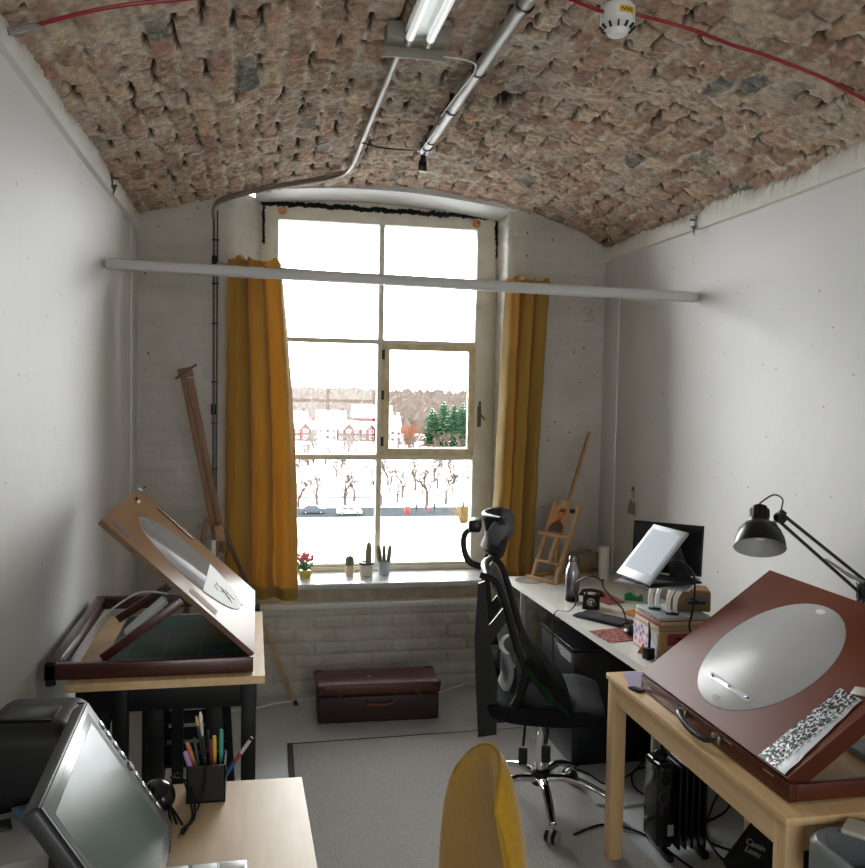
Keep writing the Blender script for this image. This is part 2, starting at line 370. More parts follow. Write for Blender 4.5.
# ragged plaster bands along the wall heads
def band(name, x, s):
    m = MB(); n = 420; y0, y1 = 1.2, YB; zt = zv(x)
    top = []; bot = []
    for i in range(n+1):
        y = y0+(y1-y0)*i/n; j = random.uniform(-.016, .016)+.014*math.sin(y*7)
        top.append((x-s*.0, y, zt+.0+j-.004)); bot.append((x, y, zt-.085+.004*math.sin(y*3)))
    vs = []; fs = []
    for i in range(n+1):
        y = top[i][1]; k = random.uniform(-.003, .004)
        vs += [(x, y, top[i][2]+.02), (x-s*(.020+k), y, top[i][2]), (x-s*(.026+k*.5), y, bot[i][2]+.03), (x-s*.022, y, bot[i][2]), (x+s*.004, y, bot[i][2]-.004)]
    for i in range(n):
        for k in range(4): fs.append((i*5+k, (i+1)*5+k, (i+1)*5+k+1, i*5+k+1))
    m.add(vs, fs); m.bx((x-s*.002, YR, zt-.08), (x-s*.02, y0+.01, zt+.02))
    struct(name, m, mat('ragged plaster '+name, 'd8d6ce', .7, bump=(60, .6, .008)), ang=50)
band('trim_4', XL, -1); band('trim_5', XR, 1)
# slim upright beads near the back corners
for nm, x, s in (('trim_6', XL, 1), ('trim_7', XR, -1)):
    mb = MB(); mb.bx((x-s*.01, 5.08, 0), (x+s*.007, YB+.01, 2.70), .003)
    struct(nm, mb, wall_paint)
# ceiling-to-wall skirting conduit on the right wall
mb = MB(); mb.bx((XR+.01, 2.2, .02), (XR-.035, 4.9, .12), .006); struct('baseboard_right', mb, white_plastic)

# rear wall behind the viewer with an unseen wide window added for fill light
mb = MB()
mb.bx((XL-.1, YR-.25, -.1), (XR+.1, YR, .75)); mb.bx((XL-.1, YR-.25, 2.55), (XR+.1, YR, 3.15))
mb.bx((XL-.1, YR-.25, .75), (-.35, YR, 2.55)); mb.bx((1.85, YR-.25, .75), (XR+.1, YR, 2.55))
struct('wall_rear', mb, wall_paint)
mb = MB()
for x in (-.33, .38, 1.10, 1.83): mb.bx((x-.025, YR-.15, .75), (x+.025, YR-.1, 2.55))
for z in (.77, 1.65, 2.53): mb.bx((-.35, YR-.148, z-.025), (1.85, YR-.102, z+.025))
struct('window_fill', mb, wood_paint)
mb = MB(); mb.bx((-.35, YR-.127, .75), (1.85, YR-.123, 2.55)); struct('window_fill', mb, glass)

# front window ---------------------------------------------------------------
W = MB(); y0, y1 = YW-.03, YW+.06
W.bx((-.01, y0, .655), (.125, y1, 3.0), .006)          # left stile of frame
W.bx((1.405, y0, .655), (1.575, y1, 3.0), .006)
W.bx((.120, y0+.001, 2.89), (1.410, y1, 3.06), .004)
W.bx((.125, y0, .655), (1.405, y1, .682), .004)
W.bx((.125, y0+.02, .682), (1.405, y1, .70), .004)
W.bx((.764, y0+.012, .69), (.800, y1-.01, 2.90), .008)     # mullion
W.bx((.12, y0+.014, 2.128), (1.41, y1-.012, 2.158), .006)  # upper transom
W.bx((.12, y0+.010, 1.378), (1.41, y1-.012, 1.412), .006)  # lower transom
W.bx((1.405, y0-.015, 2.40), (1.535, y0+.02, 2.83), .004)
win = struct('window_1', W, wood_paint)
mb = MB(); mb.bx((.12, YW+.018, .69), (.77, YW+.022, 2.90)); mb.bx((.795, YW+.018, .69), (1.41, YW+.022, 1.39)); mb.bx((.795, YW+.018, 2.15), (1.41, YW+.022, 2.90))
obj('pane', mb, glass, win)
cz0, cz1, cx0, cx1 = 1.410, 2.130, .799, 1.406
C = MB(); yc0, yc1 = y0-.012, y0+.03
C.bx((cx0, yc0, cz0), (cx0+.042, yc1, cz1), .005); C.bx((cx1-.042, yc0, cz0), (cx1, yc1, cz1), .005)
C.bx((cx0, yc0+.001, cz0), (cx1, yc1-.001, cz0+.045), .005); C.bx((cx0, yc0+.001, cz1-.038), (cx1, yc1-.001, cz1), .005)
cs = obj('casement', C, casement_paint, win)
mb = MB(); mb.bx((cx0+.04, y0+.006, cz0+.04), (cx1-.04, y0+.010, cz1-.035)); obj('casement_pane', mb, glass, cs)
for z in (1.80, 1.95-.45, 2.06):
    mb = MB(); mb.bx((cx0-.012, yc0-.006, z-.03), (cx0+.006, yc0+.002, z+.03)); mb.cyl((cx0-.003, yc0-.006, z-.03), (cx0-.003, yc0-.006, z+.03), .005, n=8); obj('hinge', mb, black_metal, win)
mb = MB(); mb.bx((1.43, y0-.008, 1.60), (1.455, y0+.002, 1.74), .002); mb.bx((1.435, y0-.03, 1.655), (1.448, y0, 1.70), .003); mb.bar((1.44, y0-.03, 1.69), (1.475, y0-.03, 1.65), .012, .008)
mb.T = Matrix.Translation((0, 0, .09)); mb.bx((1.437, y0-.02, 1.60), (1.450, y0-.004, 1.68), .002)
obj('catch', mb, mat('worn brass catch', '6d5a3a', .5, .6), win)
# wooden pole stubs at the frame's head
kn = mat('turned orange wood', 'd08f55', .4, noise=(40, 'b5713a'))
kb = []
for x, z, l in ((.145, 2.94, 'faceted wooden peg at the top left corner of the window frame'), (1.395, 2.925, 'round wooden knob with a screw hole at the top right window corner')):
    mb = MB(); M_ = Matrix.Rotation(R(90), 3, 'X'); mb.lathe([(.018, 0), (.026, .006), (.028, .02), (.024, .03)], (x, YW-.03, z), 8 if x < 1 else 20, M_)
    t = tag(obj('wooden_finial', mb, kn), l, 'finial')
    if x > 1: mb = MB(); mb.lathe([(.006, .0305), (.006, .032)], (x+.006, YW-.03, z+.004), 10, M_); obj('screw_hole', mb, matt_black, t)

# ================================================================== on the ceiling and walls
def cable(name, label, pts, r, m, cat='cable', group=None, smooth=6, n=8):
    mb = MB(); mb.tube(pts, r, n, True, smooth); return tag(obj(name, mb, m), label, cat, group)
# twin fluorescent fitting
fx = .515; ly0 = 1.35; ly1 = 2.95
t = thing('fluorescent_light', 'twin tube fluorescent fitting with a grey metal end plate under the brick vault', 'ceiling light', (fx, 2.1, 3.03))
mb = MB(); mb.box((fx, (ly0+ly1)/2, 3.030), (.085, ly1-ly0, .044), None, .004); obj('housing', mb, white_plastic, t)
mb = MB()
mb.prism([(fx-.05, ly0, 3.012), (fx+.05, ly0, 3.012), (fx+.02, ly0, 2.998), (fx-.02, ly0, 2.998)], (0, ly1-ly0, 0)); obj('reflector', mb, mat('white enamel reflector', 'dfe3e2', .25), t)
mb = MB(); mb.bx((fx-.107, ly1-.03, 2.985), (fx+.107, ly1+.045, 3.045), .004); mb.bx((fx-.107, ly1+.035, 2.950), (fx+.107, ly1+.045, 3.0), .002)
obj('end_plate', mb, mat('olive grey end plate', '8a877a', .5), t)
tube_m = mat('fluorescent tube glass', 'eef2f1', .2, emit=.35)
for s in (-.034, .034):
    mb = MB(); mb.cyl((fx+s, ly0, 2.985), (fx+s, ly1-.02, 2.985), .014, n=20); tb = obj('tube', mb, tube_m, t)
    mb = MB(); mb.cyl((fx+s, ly1-.05, 2.985), (fx+s, ly1-.005, 2.985), .0155, n=20); obj('tube_cap', mb, grey_metal, tb)
# thick pipe
t = thing('ceiling_pipe', 'thick galvanised pipe running beside the fluorescent fitting with black clips', 'pipe', (.775, 3.4, 3.0))
pp = [(.773, 1.4, 2.995), (.783, 4.20, 2.995)]
mb = MB(); mb.cyl(pp[0], pp[1], .0235, n=24); obj('pipe', mb, grey_metal, t)
for y in (2.60, 3.17, 3.62, 4.07):
    mb = MB(); mb.cyl((.78, y-.008, 2.995), (.78, y+.008, 2.995), .028, n=24); mb.bx((.77, y-.008, 3.01), (.79, y+.008, 3.06)); obj('clip', mb, black_metal, t)
mb = MB(); mb.cyl((.782, 4.17, 2.995), (.783, 4.24, 2.995), .028, n=20); mb.tube([(.783, 4.23, 2.995), (.785, 4.27, 2.985), (.785, 4.29, 2.95)], .014, 10); mb.box((.785, 4.30, 2.93), (.04, .03, .05), None, .004)
obj('end_cap', mb, black_metal, t)
# thin conduit along vault and down the wall
t = thing('conduit', 'thin metal conduit from the light fitting along the vault and down the white wall', 'conduit', (-.24, 5.2, 0))
cp = [(.470, 2.99, 3.0), (.478, 4.0, 3.012), (.484, 4.62, 3.012), (.45, 4.88, 3.005), (.30, 5.0, 2.985), (.05, 5.10, 2.95), (-.16, 5.19, 2.905), (-.245, 5.262, 2.87), (-.252, 5.285, 2.80)]
mb = MB(); mb.tube(cp[:3], .0115, 12); obj('pipe', mb, mat('pale conduit paint', '9d988d', .5, .2), t)
mb = MB(); mb.tube(cp[2:], .0115, 12, True, 5); mb.tube([(a, b-.012, c+.014) for a, b, c in cp[3:]], .006, 8, True, 5); obj('bent_pipe', mb, mat('dusty conduit', '8d8478', .45, .3), t)
mb = MB(); mb.tube([(-.252, 5.285, 2.80), (-.246, 5.288, 1.4), (-.24, 5.288, .0)], .006, 12); mb.tube([(-.232, 5.297, 2.85), (-.228, 5.297, .0)], .005, 8); obj('drop_pipe', mb, mat('brown conduit', '5b5048', .5, .2), t)
for z in (2.68, 2.43, 2.2, 1.86, 1.62, 1.35, 1.05): mb = MB(); mb.bx((-.262, 5.276, z-.004), (-.222, 5.305, z+.004)); obj('saddle', mb, black_metal, t)
for z in (2.56, 1.70): mb = MB(); mb.cyl((-.247, 5.288, z-.03), (-.247, 5.288, z+.03), .016, n=12); obj('coupling', mb, black_metal, t)
# wires
cable('ceiling_wire', 'thin white wire drooping from the end plate to the thick pipe', [(.61, 2.985, 2.965), (.70, 3.0, 2.965), (.752, 3.1, 2.975), (.754, 3.4, 2.985), (.752, 3.7, 2.99)], .003, white_cable)
cable('ceiling_wire', 'thin dark wire strung between conduit and end of the thick pipe', [(.478, 4.22, 3.0), (.56, 4.27, 3.0), (.66, 4.29, 3.0), (.74, 4.24, 2.99), (.755, 4.15, 2.975), (.752, 3.75, 2.97)], .0035, black_plastic)
cable('alarm_cable', 'red fire alarm cable clipped along the left of the vault', [(-.595, 2.60, 2.80), (-.52, 2.585, 2.822), (-.44, 2.575, 2.845), (-.36, 2.572, 2.866), (-.297, 2.577, 2.882), (-.1, 2.57, 2.92), (.2, 2.50, 2.97)], .006, red_cable)
cable('alarm_cable', 'red fire alarm cable running from the smoke detector to the right wall', [(1.15, 2.63, 3.015), (1.26, 2.63, 3.0), (1.363, 2.627, 2.98), (1.47, 2.635, 2.957), (1.579, 2.633, 2.936), (1.69, 2.628, 2.908), (1.788, 2.62, 2.878), (1.87, 2.62, 2.85), (1.956, 2.62, 2.817), (2.14, 2.62, 2.745)], .006, red_cable)
cable('alarm_cable', 'short red fire alarm cable entering the smoke detector from the left', [(.70, 2.50, 3.03), (.85, 2.57, 3.028), (.955, 2.608, 3.02), (1.05, 2.63, 3.01)], .006, red_cable)
cable('cable_sleeve', 'grey cable sleeve where the red cable enters the left wall head', [(-.66, 2.57, 2.765), (-.62, 2.60, 2.79), (-.585, 2.603, 2.803)], .010, mat('grey sleeve', '8f8c86', .6), 'cable sleeve')
# smoke detector
sx, sy, sz = 1.092, 2.64, 3.024
t = thing('smoke_detector', 'round white smoke detector with a yellow label on the brick ceiling', 'smoke detector', (sx, sy, sz))
mb = MB(); mb.lathe([(.054, .012), (.054, -.026), (.051, -.034)], (sx, sy, sz), 40); obj('base', mb, white_plastic, t)
mb = MB(); mb.lathe([(.054, -.034), (.053, -.046), (.042, -.056), (.035, -.058)], (sx, sy, sz), 40); hd = obj('head', mb, white_plastic, t)
mb = MB(); mb.lathe([(.035, -.054), (.033, -.068), (.026, -.076), (.0, -.078)], (sx, sy, sz), 36, capped=False); obj('chamber', mb, mat('detector cap', 'f0f0ee', .3), t)
mb = MB()
for k in range(12): a = 2*PI*k/12+.2; mb.box((sx+.0465*math.cos(a), sy+.0465*math.sin(a), sz-.052), (.018, .005, .014), (0, -.75, a))
obj('vent', mb, matt_black, hd)
mb = MB(); a0 = -100; pts = [(sx+.0546*math.cos(R(a0+k*6)), sy+.0546*math.sin(R(a0+k*6))) for k in range(-1, 9)]
mb.add([(x, y, z) for x, y in pts for z in (sz-.004, sz-.024)], [(2*i, 2*i+2, 2*i+3, 2*i+1) for i in range(9)]); lb = obj('label', mb, mat('yellow label', 'e0b21c', .5), t)
mb = MB()
for k in range(6): a = R(a0+3+k*6.6); mb.box((sx+.0550*math.cos(a), sy+.0550*math.sin(a), sz-.012-.004*(k % 2)), (.0008, .0042, .0055), (0, 0, a))
obj('lettering', mb, matt_black, lb)
# white rail across the room
bmL, bmR = Vector((XL, 4.25, 2.380)), Vector((XR, 4.117, 2.327))
mb = MB(); mb.bar(bmL, bmR, .062, .05, bev=.016); t = tag(obj('cross_rail', mb, mat('grey white rail paint', 'c5c5c3', .45)), 'long white rail spanning the room wall to wall below the vault', 'rail')
# hooks at wall heads
for x, y, z, s, l in ((XL, 4.28, 2.765, 1, 'small rusty metal bracket at the top of the left wall'), (XR, 4.11, 2.70, -1, 'small grey metal hook at the top of the right wall')):
    mb = MB(); mb.bx((x+s*.018, y-.01, z-.035), (x+s*.03, y+.01, z+.03)); mb.bar((x+s*.03, y, z+.01), (x+s*.055, y, z+.01), .01, .01); mb.prism([(x+s*.03, y-.008, z-.02), (x+s*.05, y-.008, z-.02), (x+s*.03, y-.008, z-.07)], (0, .012, 0))
    tag(obj('wall_hook', mb, mat('rust', '5a3f33', .7) if s > 0 else mat('dull zinc', '77756f', .5, .5)), l, 'hook')
# faint pencilled 3
mb = MB(); mb.T = frame((2.052, YB-.008, 2.335), (.25, 0, -1), (1, 0, .25)); mb.tube([(-.03, -.035, 0), (-.045, .0, 0), (-.02, .03, 0), (0, .0, 0), (.02, .035, 0), (.045, .01, 0), (.035, -.04, 0)], .004, 6, True, 5)
tag(obj('painted_numeral', mb, mat('grey pencil', 'aaa79f', .8)), 'grey numeral 3 marked sideways on the white brick near the right corner', 'mark')
# curtain pole behind the rail
t = thing('curtain_pole', 'thin metal curtain pole carrying the mustard curtains in front of the window', 'curtain pole', (.8, 5.25, 2.5))
mb = MB(); mb.cyl((-.235, 5.235, 2.535), (1.83, 5.235, 2.475), .009, n=12); obj('pole', mb, grey_metal, t)
for x, z in ((-.215, 2.534), (1.81, 2.476)): mb = MB(); mb.cyl((x, 5.235, z), (x, 5.31, z), .008, n=10); mb.cyl((x, 5.298, z), (x, 5.306, z), .022, n=14); obj('bracket', mb, grey_metal, t)
# curtains
def curtain_mat():
    m = mat('mustard curtain cloth', 'b4964a', .8, noise=(5, 'aa8c42', .6), bump=(500, .15, .001), sheen=.3, spec=.2); nt = m.node_tree; N = nt.nodes; L = nt.links
    b = N['Principled BSDF']; o = [n for n in N if n.type == 'OUTPUT_MATERIAL'][0]
    tr = N.new('ShaderNodeBsdfTranslucent'); tr.inputs[0].default_value = lin('d0a450'); mx = N.new('ShaderNodeMixShader'); mx.inputs[0].default_value = .35
    L.new(b.outputs[0], mx.inputs[1]); L.new(tr.outputs[0], mx.inputs[2]); L.new(mx.outputs[0], o.inputs[0]); return m
cm = curtain_mat()
def curtain(label, xt0, xt1, xb0, xb1, zt0, zt1, zb0, zb1, folds, ph, seed, rag=.018):
    rs = random.Random(seed); amp = [rs.uniform(.6, 1.2) for _ in range(folds*2+3)]
    def f(u, v, o=0):
        a = 1-v; w = u+.02*math.sin(3*v+seed)+.012*math.sin(9*u+2)
        x = (xt0+(xt1-xt0)*u)*a+(xb0+(xb1-xb0)*u)*v + (.03*math.sin(PI*v)*(1 if seed == 1 else -.2))*(u)
        k = amp[int(u*folds*2)]; p = 2*PI*folds*w+ph
        A = (.038*a+.055*v)*k
        y = 5.205+A*math.sin(p)+.010*math.sin(2.3*p+4*v)+.006*math.sin(26*v+7*u)*v
        x += .011*math.cos(p)*1.4+.003*math.sin(40*v)*v
        zt = zt0+(zt1-zt0)*u+rag*max(0, math.sin(p*1.5))*1.1-rag; zb = zb0+(zb1-zb0)*u
        return Vector((x, y+o, zt*a+zb*v))
    m = MB(); m.slab(lambda u, v: f(u, v, 0), lambda u, v: f(u, v, .003), 110, 70)
    o = tag(obj('curtain', m, cm, ang=80), label, 'curtain')
    m = MB(); m.slab(lambda u, v: f(u, .965+.035*v, -.0025), lambda u, v: f(u, .965+.035*v, .0055), 110, 3); obj('hem', m, cm, o, ang=80)
    return o
curtain('mustard yellow curtain hanging at the left side of the window', -.170, .125, -.185, .235, 2.585, 2.575, .615, .585, 3, .9, 1)
curtain('mustard yellow curtain hanging at the right side of the window behind the desk', 1.495, 1.775, 1.435, 1.70, 2.545, 2.53, .62, .62, 3, 1.9, 2)

# ================================================================== window sill plants
SZ = .656
def pot(c, r0, r1, h, m, rim=None):
    mb = MB(); mb.lathe([(r0, 0), (r1, h), (r1-.004, h), (r0-.004, .01)], (c[0], c[1], SZ), 28); return mb
def cactus_stem(c, r, h, tilt=(0, 0), ribs=9):
    m = MB(); n = ribs*4; vs = []; fs = []; K = 14
    for j in range(K+1):
        t = j/K; rr = r*math.sin(min(1, t*2.2+.45)*PI/2)*math.sqrt(max(0, 1-max(0, (t-.55)/.45)**2.2)) if t > .1 else r*(.75+2*t)
        for k in range(n):
            a = 2*PI*k/n; q = rr*(1+.09*math.cos(ribs*a)); vs.append((c[0]+q*math.cos(a)+tilt[0]*t, c[1]+q*math.sin(a)+tilt[1]*t, c[2]+h*t))
    for j in range(K):
        for k in range(n): k2 = (k+1) % n; fs.append((j*n+k, j*n+k2, (j+1)*n+k2, (j+1)*n+k))
    m.add(vs, fs); return m
def spines(m, c, r, h, tilt=(0, 0), ribs=9, rows=12):
    for j in range(1, rows):
        for k in range(ribs):
            a = 2*PI*k/ribs; t = j/rows; p = Vector((c[0]+r*1.05*math.cos(a)+tilt[0]*t, c[1]+r*1.05*math.sin(a)+tilt[1]*t, c[2]+h*t)); d = Vector((math.cos(a), math.sin(a), .4))*.006
            m.tube([p, p+d], [.0009, .0003], 4)
cact = mat('grey green cactus', '8c8a6b', .7, noise=(60, '6f7154')); spine = mat('straw spines', 'd9cba6', .7); soil = mat('potting soil', '4a3b2c', .9)
pale_pot = mat('pale terracotta', 'd5c5ae', .6, noise=(20, 'c6b399'))
def cactus(label, c, r0, r1, h, pm, stems, rimm=None):
    t = thing('potted_cactus', label, 'potted cactus', (c[0], c[1], SZ)); o = obj('pot', pot(c, r0, r1, h, pm), pm, t)
    mb = MB(); mb.lathe([(r1-.005, h-.012), (0, h-.010)], (c[0], c[1], SZ), 24, capped=False); obj('soil', mb, soil, t)
    if rimm: mb = MB(); mb.lathe([(r1-.002, h-.016), (r1+.004, h-.014), (r1+.004, h+.001), (r1-.005, h+.001)], (c[0], c[1], SZ), 28, capped=False); obj('rim', mb, rimm, o)
    for (dx, dy, r, hh, tl) in stems:
        cc = (c[0]+dx, c[1]+dy, SZ+h-.014); s = obj('stem', cactus_stem(cc, r, hh, tl), cact, t); mb = MB(); spines(mb, cc, r*.95, hh*.92, tl); obj('spines', mb, spine, s)
cactus('squat round cactus in a small pale clay pot on the sill', (.585, 5.52), .024, .030, .065, pale_pot, [(0, 0, .026, .075, (0, 0))])
cactus('tall single cactus in a cream pot with a blue rim on the sill', (.690, 5.51), .040, .044, .085, mat('cream glaze', 'd9cfc0', .35), [(.012, 0, .018, .145, (.004, 0))], mat('blue glaze', '3c4a7a', .3))
cactus('three-stemmed cactus in a blue-white glazed pot under the window mullion', (.808, 5.53), .034, .044, .085, mat('blue white glaze', 'c3d0d8', .35, noise=(25, '9fb0bd')), [(-.026, 0, .014, .115, (-.014, 0)), (.0, .005, .011, .12, (-.003, 0)), (.024, -.003, .013, .12, (.014, 0))])
# flowering plant
t = thing('potted_flower', 'red flowering plant in a yellow pot beside the left curtain on the sill', 'potted plant', (.305, 5.49, SZ)); c = (.305, 5.49)
mb = MB(); mb.lathe([(.034, 0), (.040, .03), (.036, .045)], (c[0], c[1], SZ), 24); obj('pot', mb, mat('lime yellow pot', 'b9b24e', .5), t)
mb = MB(); fl = MB()
for i in range(46):
    a = random.uniform(0, 2*PI); rr = random.uniform(.0, .052); z = SZ+random.uniform(.05, .12); p = Vector((c[0]+rr*math.cos(a), c[1]+rr*math.sin(a), z)); mb.tube([(c[0], c[1], SZ+.04), p], [.0015, .001], 4)
    mb.ell(p, (.012, .007, .004), (random.uniform(-1, 1), random.uniform(-1, 1), a), 8, 5)
for i in range(30):
    a = random.uniform(0, 2*PI); rr = random.uniform(.01, .062); p = Vector((c[0]+rr*math.cos(a), c[1]+rr*math.sin(a)-.006, SZ+random.uniform(.10, .150)))
    for k in range(4): an = k*PI/2; fl.ell(p+Vector((.006*math.cos(an), 0, .006*math.sin(an))), (.006, .003, .006), None, 8, 5)
obj('foliage', mb, mat('leaf green', '3d7a42', .6), t); obj('blossoms', fl, mat('pink red petals', 'd24a5c', .6, noise=(50, 'e9a2a5')), t)

# ================================================================== floor things
mb = MB(); mb.prism([(.182, 4.48, .0005), (.165, 1.4, .0005), (1.66, 1.4, .0005), (1.43, 4.52, .0005)], (0, 0, .009))
t = tag(obj('rug', mb, mat('grey flecked carpet', 'b9b6b1', .95, noise=(260, '8f8c88', .35), bump=(320, .9, .006), spec=.1, sheen=.2)), 'flat grey flecked rug lying on the concrete floor', 'rug')
mb = MB(); mb.prism([(.168, 4.49, .0004), (.150, 3.2, .0004), (.180, 3.2, .0004), (.196, 4.49, .0004)], (0, 0, .0115)); mb.prism([(.168, 4.478, .0004), (1.43, 4.517, .0004), (1.43, 4.522, .0004), (.168, 4.490, .0004)], (0, 0, .010)); obj('binding', mb, mat('dark rug binding', '33312f', .9), t)
# suitcase
t = thing('suitcase', 'old maroon leather suitcase lying flat on the floor beneath the window', 'suitcase', (.68, 4.87, 0), rz=R(-1), world=False)
leather = mat('maroon leather', '5a2620', .42, noise=(9, '4a1f1b', .6), bump=(120, .2, .002)); leather_d = mat('dark maroon leather', '321714', .5, noise=(9, '281210', .6), bump=(120, .2, .002))
mb = MB(); mb.box((0, 0, .075), (.672, .262, .15), None, .012, 3); obj('body', mb, leather_d, t)
mb = MB(); mb.box((0, 0, .185), (.686, .276, .066), None, .014, 3); obj('lid', mb, leather, t)
for sx_ in (-1, 1):
    for sy_ in (-1, 1):
        mb = MB(); mb.box((sx_*.318, sy_*.114, .203), (.056, .054, .033), None, .012, 2); obj('corner_guard', mb, leather_d, t)
for x in (-.22, .22): mb = MB(); mb.box((x, -.139, .165), (.032, .008, .055), None, .002); mb.box((x, -.145, .175), (.018, .006, .025), None, .002); obj('latch', mb, mat('dull brass', '4a3e2c', .5, .6), t)
mb = MB(); mb.tube([(-.07, -.135, .12), (-.065, -.155, .112), (0, -.160, .106), (.065, -.155, .112), (.07, -.135, .12)], .008, 10, True, 5); obj('handle', mb, mat('tan handle leather', '6a3a26', .5), t)
mb = MB(); mb.box((-.045, -.01, .2182), (.02, .016, .0008)); obj('sticker', mb, mat('torn sticker', 'd8c9b8', .7), t)
cable('floor_cable', 'thin white cable along the foot of the wall left of the suitcase', [(-.20, 5.0, .005), (-.02, 5.02, .005), (.12, 5.10, .005), (.28, 5.13, .005), (.40, 5.16, .006)], .006, white_cable)
cable('floor_cable', 'thin white cable rising to the right of the suitcase', [(1.02, 5.12, .006), (1.12, 5.15, .006), (1.22, 5.19, .02), (1.32, 5.22, .03), (1.5, 5.22, .01)], .006, white_cable)

# ---- tall floor easel, mostly hidden by the left drawing board
t = thing('floor_easel', 'tall brown wooden artist easel leaning against the left of the window wall', 'easel', (-.2, 4.9, 0))
top = Vector((-.375, 4.88, 1.905)); jt = Vector((-.205, 4.90, 1.05))
d = (jt-top).normalized()
for s, nm in ((-.016, 'mast'), (.020, 'mast_rail')):
    mb = MB(); off = Vector((s, -.012 if s > 0 else 0, 0)); mb.bar(top+off+d*(.0 if s < 0 else .03), jt+off+d*.12, .030, .034, (0, 1, 0), .003); obj(nm, mb, easel_brown, t)
mb = MB(); mb.box(top+Vector((.0, -.01, .0)), (.075, .045, .05), (0, -R(12), 0), .004); obj('head_block', mb, easel_brown, t)
mb = MB(); mb.bar(top+Vector((-.05, -.04, -.035)), top+Vector((.06, -.04, .045)), .012, .012); obj('canvas_clamp', mb, mat('dark bar', '4a3b2e', .5), t)
mb = MB(); mb.box((-.190, 4.86, 1.045), (.05, .06, .085), (0, -R(8), 0), .006); mb.cyl((-.19, 4.80, 1.06), (-.19, 4.84, 1.06), .016, n=14); obj('joint_block', mb, mat('pale joint wood', 'a9855f', .5), t)
mb = MB(); mb.bar((-.21, 4.88, 1.06), (-.262, 4.80, .0), .038, .022, (0, 1, 0), .003); obj('leg', mb, easel_brown, t)
mb = MB(); mb.bar((-.255, 4.90, 1.12), (-.50, 4.98, .0), .032, .022, (0, 1, 0), .003); obj('leg', mb, easel_brown, t)
mb = MB(); mb.bar((-.175, 4.905, 1.06), (.03, 4.985, .55), .022, .016, (0, 1, 0), .002); lg = obj('leg', mb, mat('dark brown leg', '5c4030', .5), t)
mb = MB(); mb.bar((.02, 4.981, .58), (.236, 5.066, .012), .020, .018, (0, 1, 0), .002); obj('leg_extension', mb, beech, lg)
mb = MB(); mb.bar((.228, 5.063, .03), (.240, 5.068, .0), .022, .020, (0, 1, 0)); obj('foot', mb, matt_black, lg)
mb = MB(); mb.box((.012, 4.975, .60), (.03, .03, .03), None, .003); obj('clamp', mb, black_metal, lg)
mb = MB(); mb.box((-.222, 4.855, .96), (.022, .004, .09)); obj('rule_strip', mb, white_plastic, t)

# ================================================================== left work table with its animation desk
TZ = .885
t = thing('work_table', 'black framed table with pale wooden top carrying the tilted animation desk by the left wall', 'table', (-.27, 3.33, 0))
mb = MB(); mb.prism([(-.585, 2.90, TZ-.026), (.034, 2.905, TZ-.026), (.030, 3.752, TZ-.026), (-.585, 3.752, TZ-.026)], (0, 0, .026)); obj('table_top', mb, pine, t)
mb = MB(); mb.bx((-.56, 2.935, TZ-.11), (.008, 2.96, TZ-.026), .003); mb.bx((-.56, 3.70, TZ-.11), (.008, 3.725, TZ-.026), .003)
mb.bx((-.56, 2.93, TZ-.11), (-.54, 3.72, TZ-.026)); mb.bx((-.012, 2.93, TZ-.11), (.008, 3.72, TZ-.026)); obj('apron', mb, black_wood, t)
for x in (-.425, -.018): 
    for y in (2.95, 3.71): mb = MB(); mb.bx((x-.024, y-.022, 0), (x+.024, y+.022, TZ-.026), .003); obj('leg', mb, black_wood, t)
for x in (-.318, -.128): mb = MB(); mb.bx((x-.026, 2.955, .0), (x+.026, 2.98, TZ-.05), .003); obj('upright', mb, black_wood, t)
for z in (.30,): mb = MB(); mb.bx((-.40, 2.975, z-.02), (-.04, 2.995, z+.02)); obj('stretcher', mb, black_wood, t)
# black ladder-back chair folded underneath
t = thing('folding_chair', 'black slatted folding chair stored under the left work table', 'folding chair', (-.25, 3.45, 0))
for x0 in (-.36, -.10): mb = MB(); mb.bar((x0, 3.18, .80), (x0+.03, 3.55, .0), .026, .022, (1, 0, 0)); obj('frame_leg', mb, black_wood, t)
for x0 in (-.33, -.13): mb = MB(); mb.bar((x0, 3.52, .62), (x0-.02 if x0 < -.2 else x0+.06, 3.20, .0), .024, .02, (1, 0, 0)); obj('cross_leg', mb, black_wood, t)
for k in range(5): z = .78-.075*k; mb = MB(); mb.box((-.225, 3.19+.035*k, z), (.25, .014, .045), (R(-20), 0, 0), .002); obj('back_slat', mb, black_wood, t)
for k in range(4): mb = MB(); mb.box((-.225, 3.28+.06*k, .45), (.24, .045, .014), None, .002); obj('seat_slat', mb, black_wood, t)
for x in (-.265, -.15): mb = MB(); mb.bx((x-.02, 3.17, .42), (x+.02, 3.185, .80)); obj('back_panel', mb, black_wood, t)
# dark cloth hanging behind the monitor
mb = MB(); mb.slab(lambda u, v: Vector((-.575+.11*u+.008*math.sin(9*v), 3.02+.022*math.sin(14*u+2*v), .84-.34*v)), lambda u, v: Vector((-.575+.11*u+.008*math.sin(9*v), 3.024+.022*math.sin(14*u+2*v), .84-.34*v)), 26, 12)
tag(obj('dark_cloth', mb, mat('dark grey cloth', '2b2d30', .9)), 'dark grey cloth hanging in folds under the left work table', 'cloth')
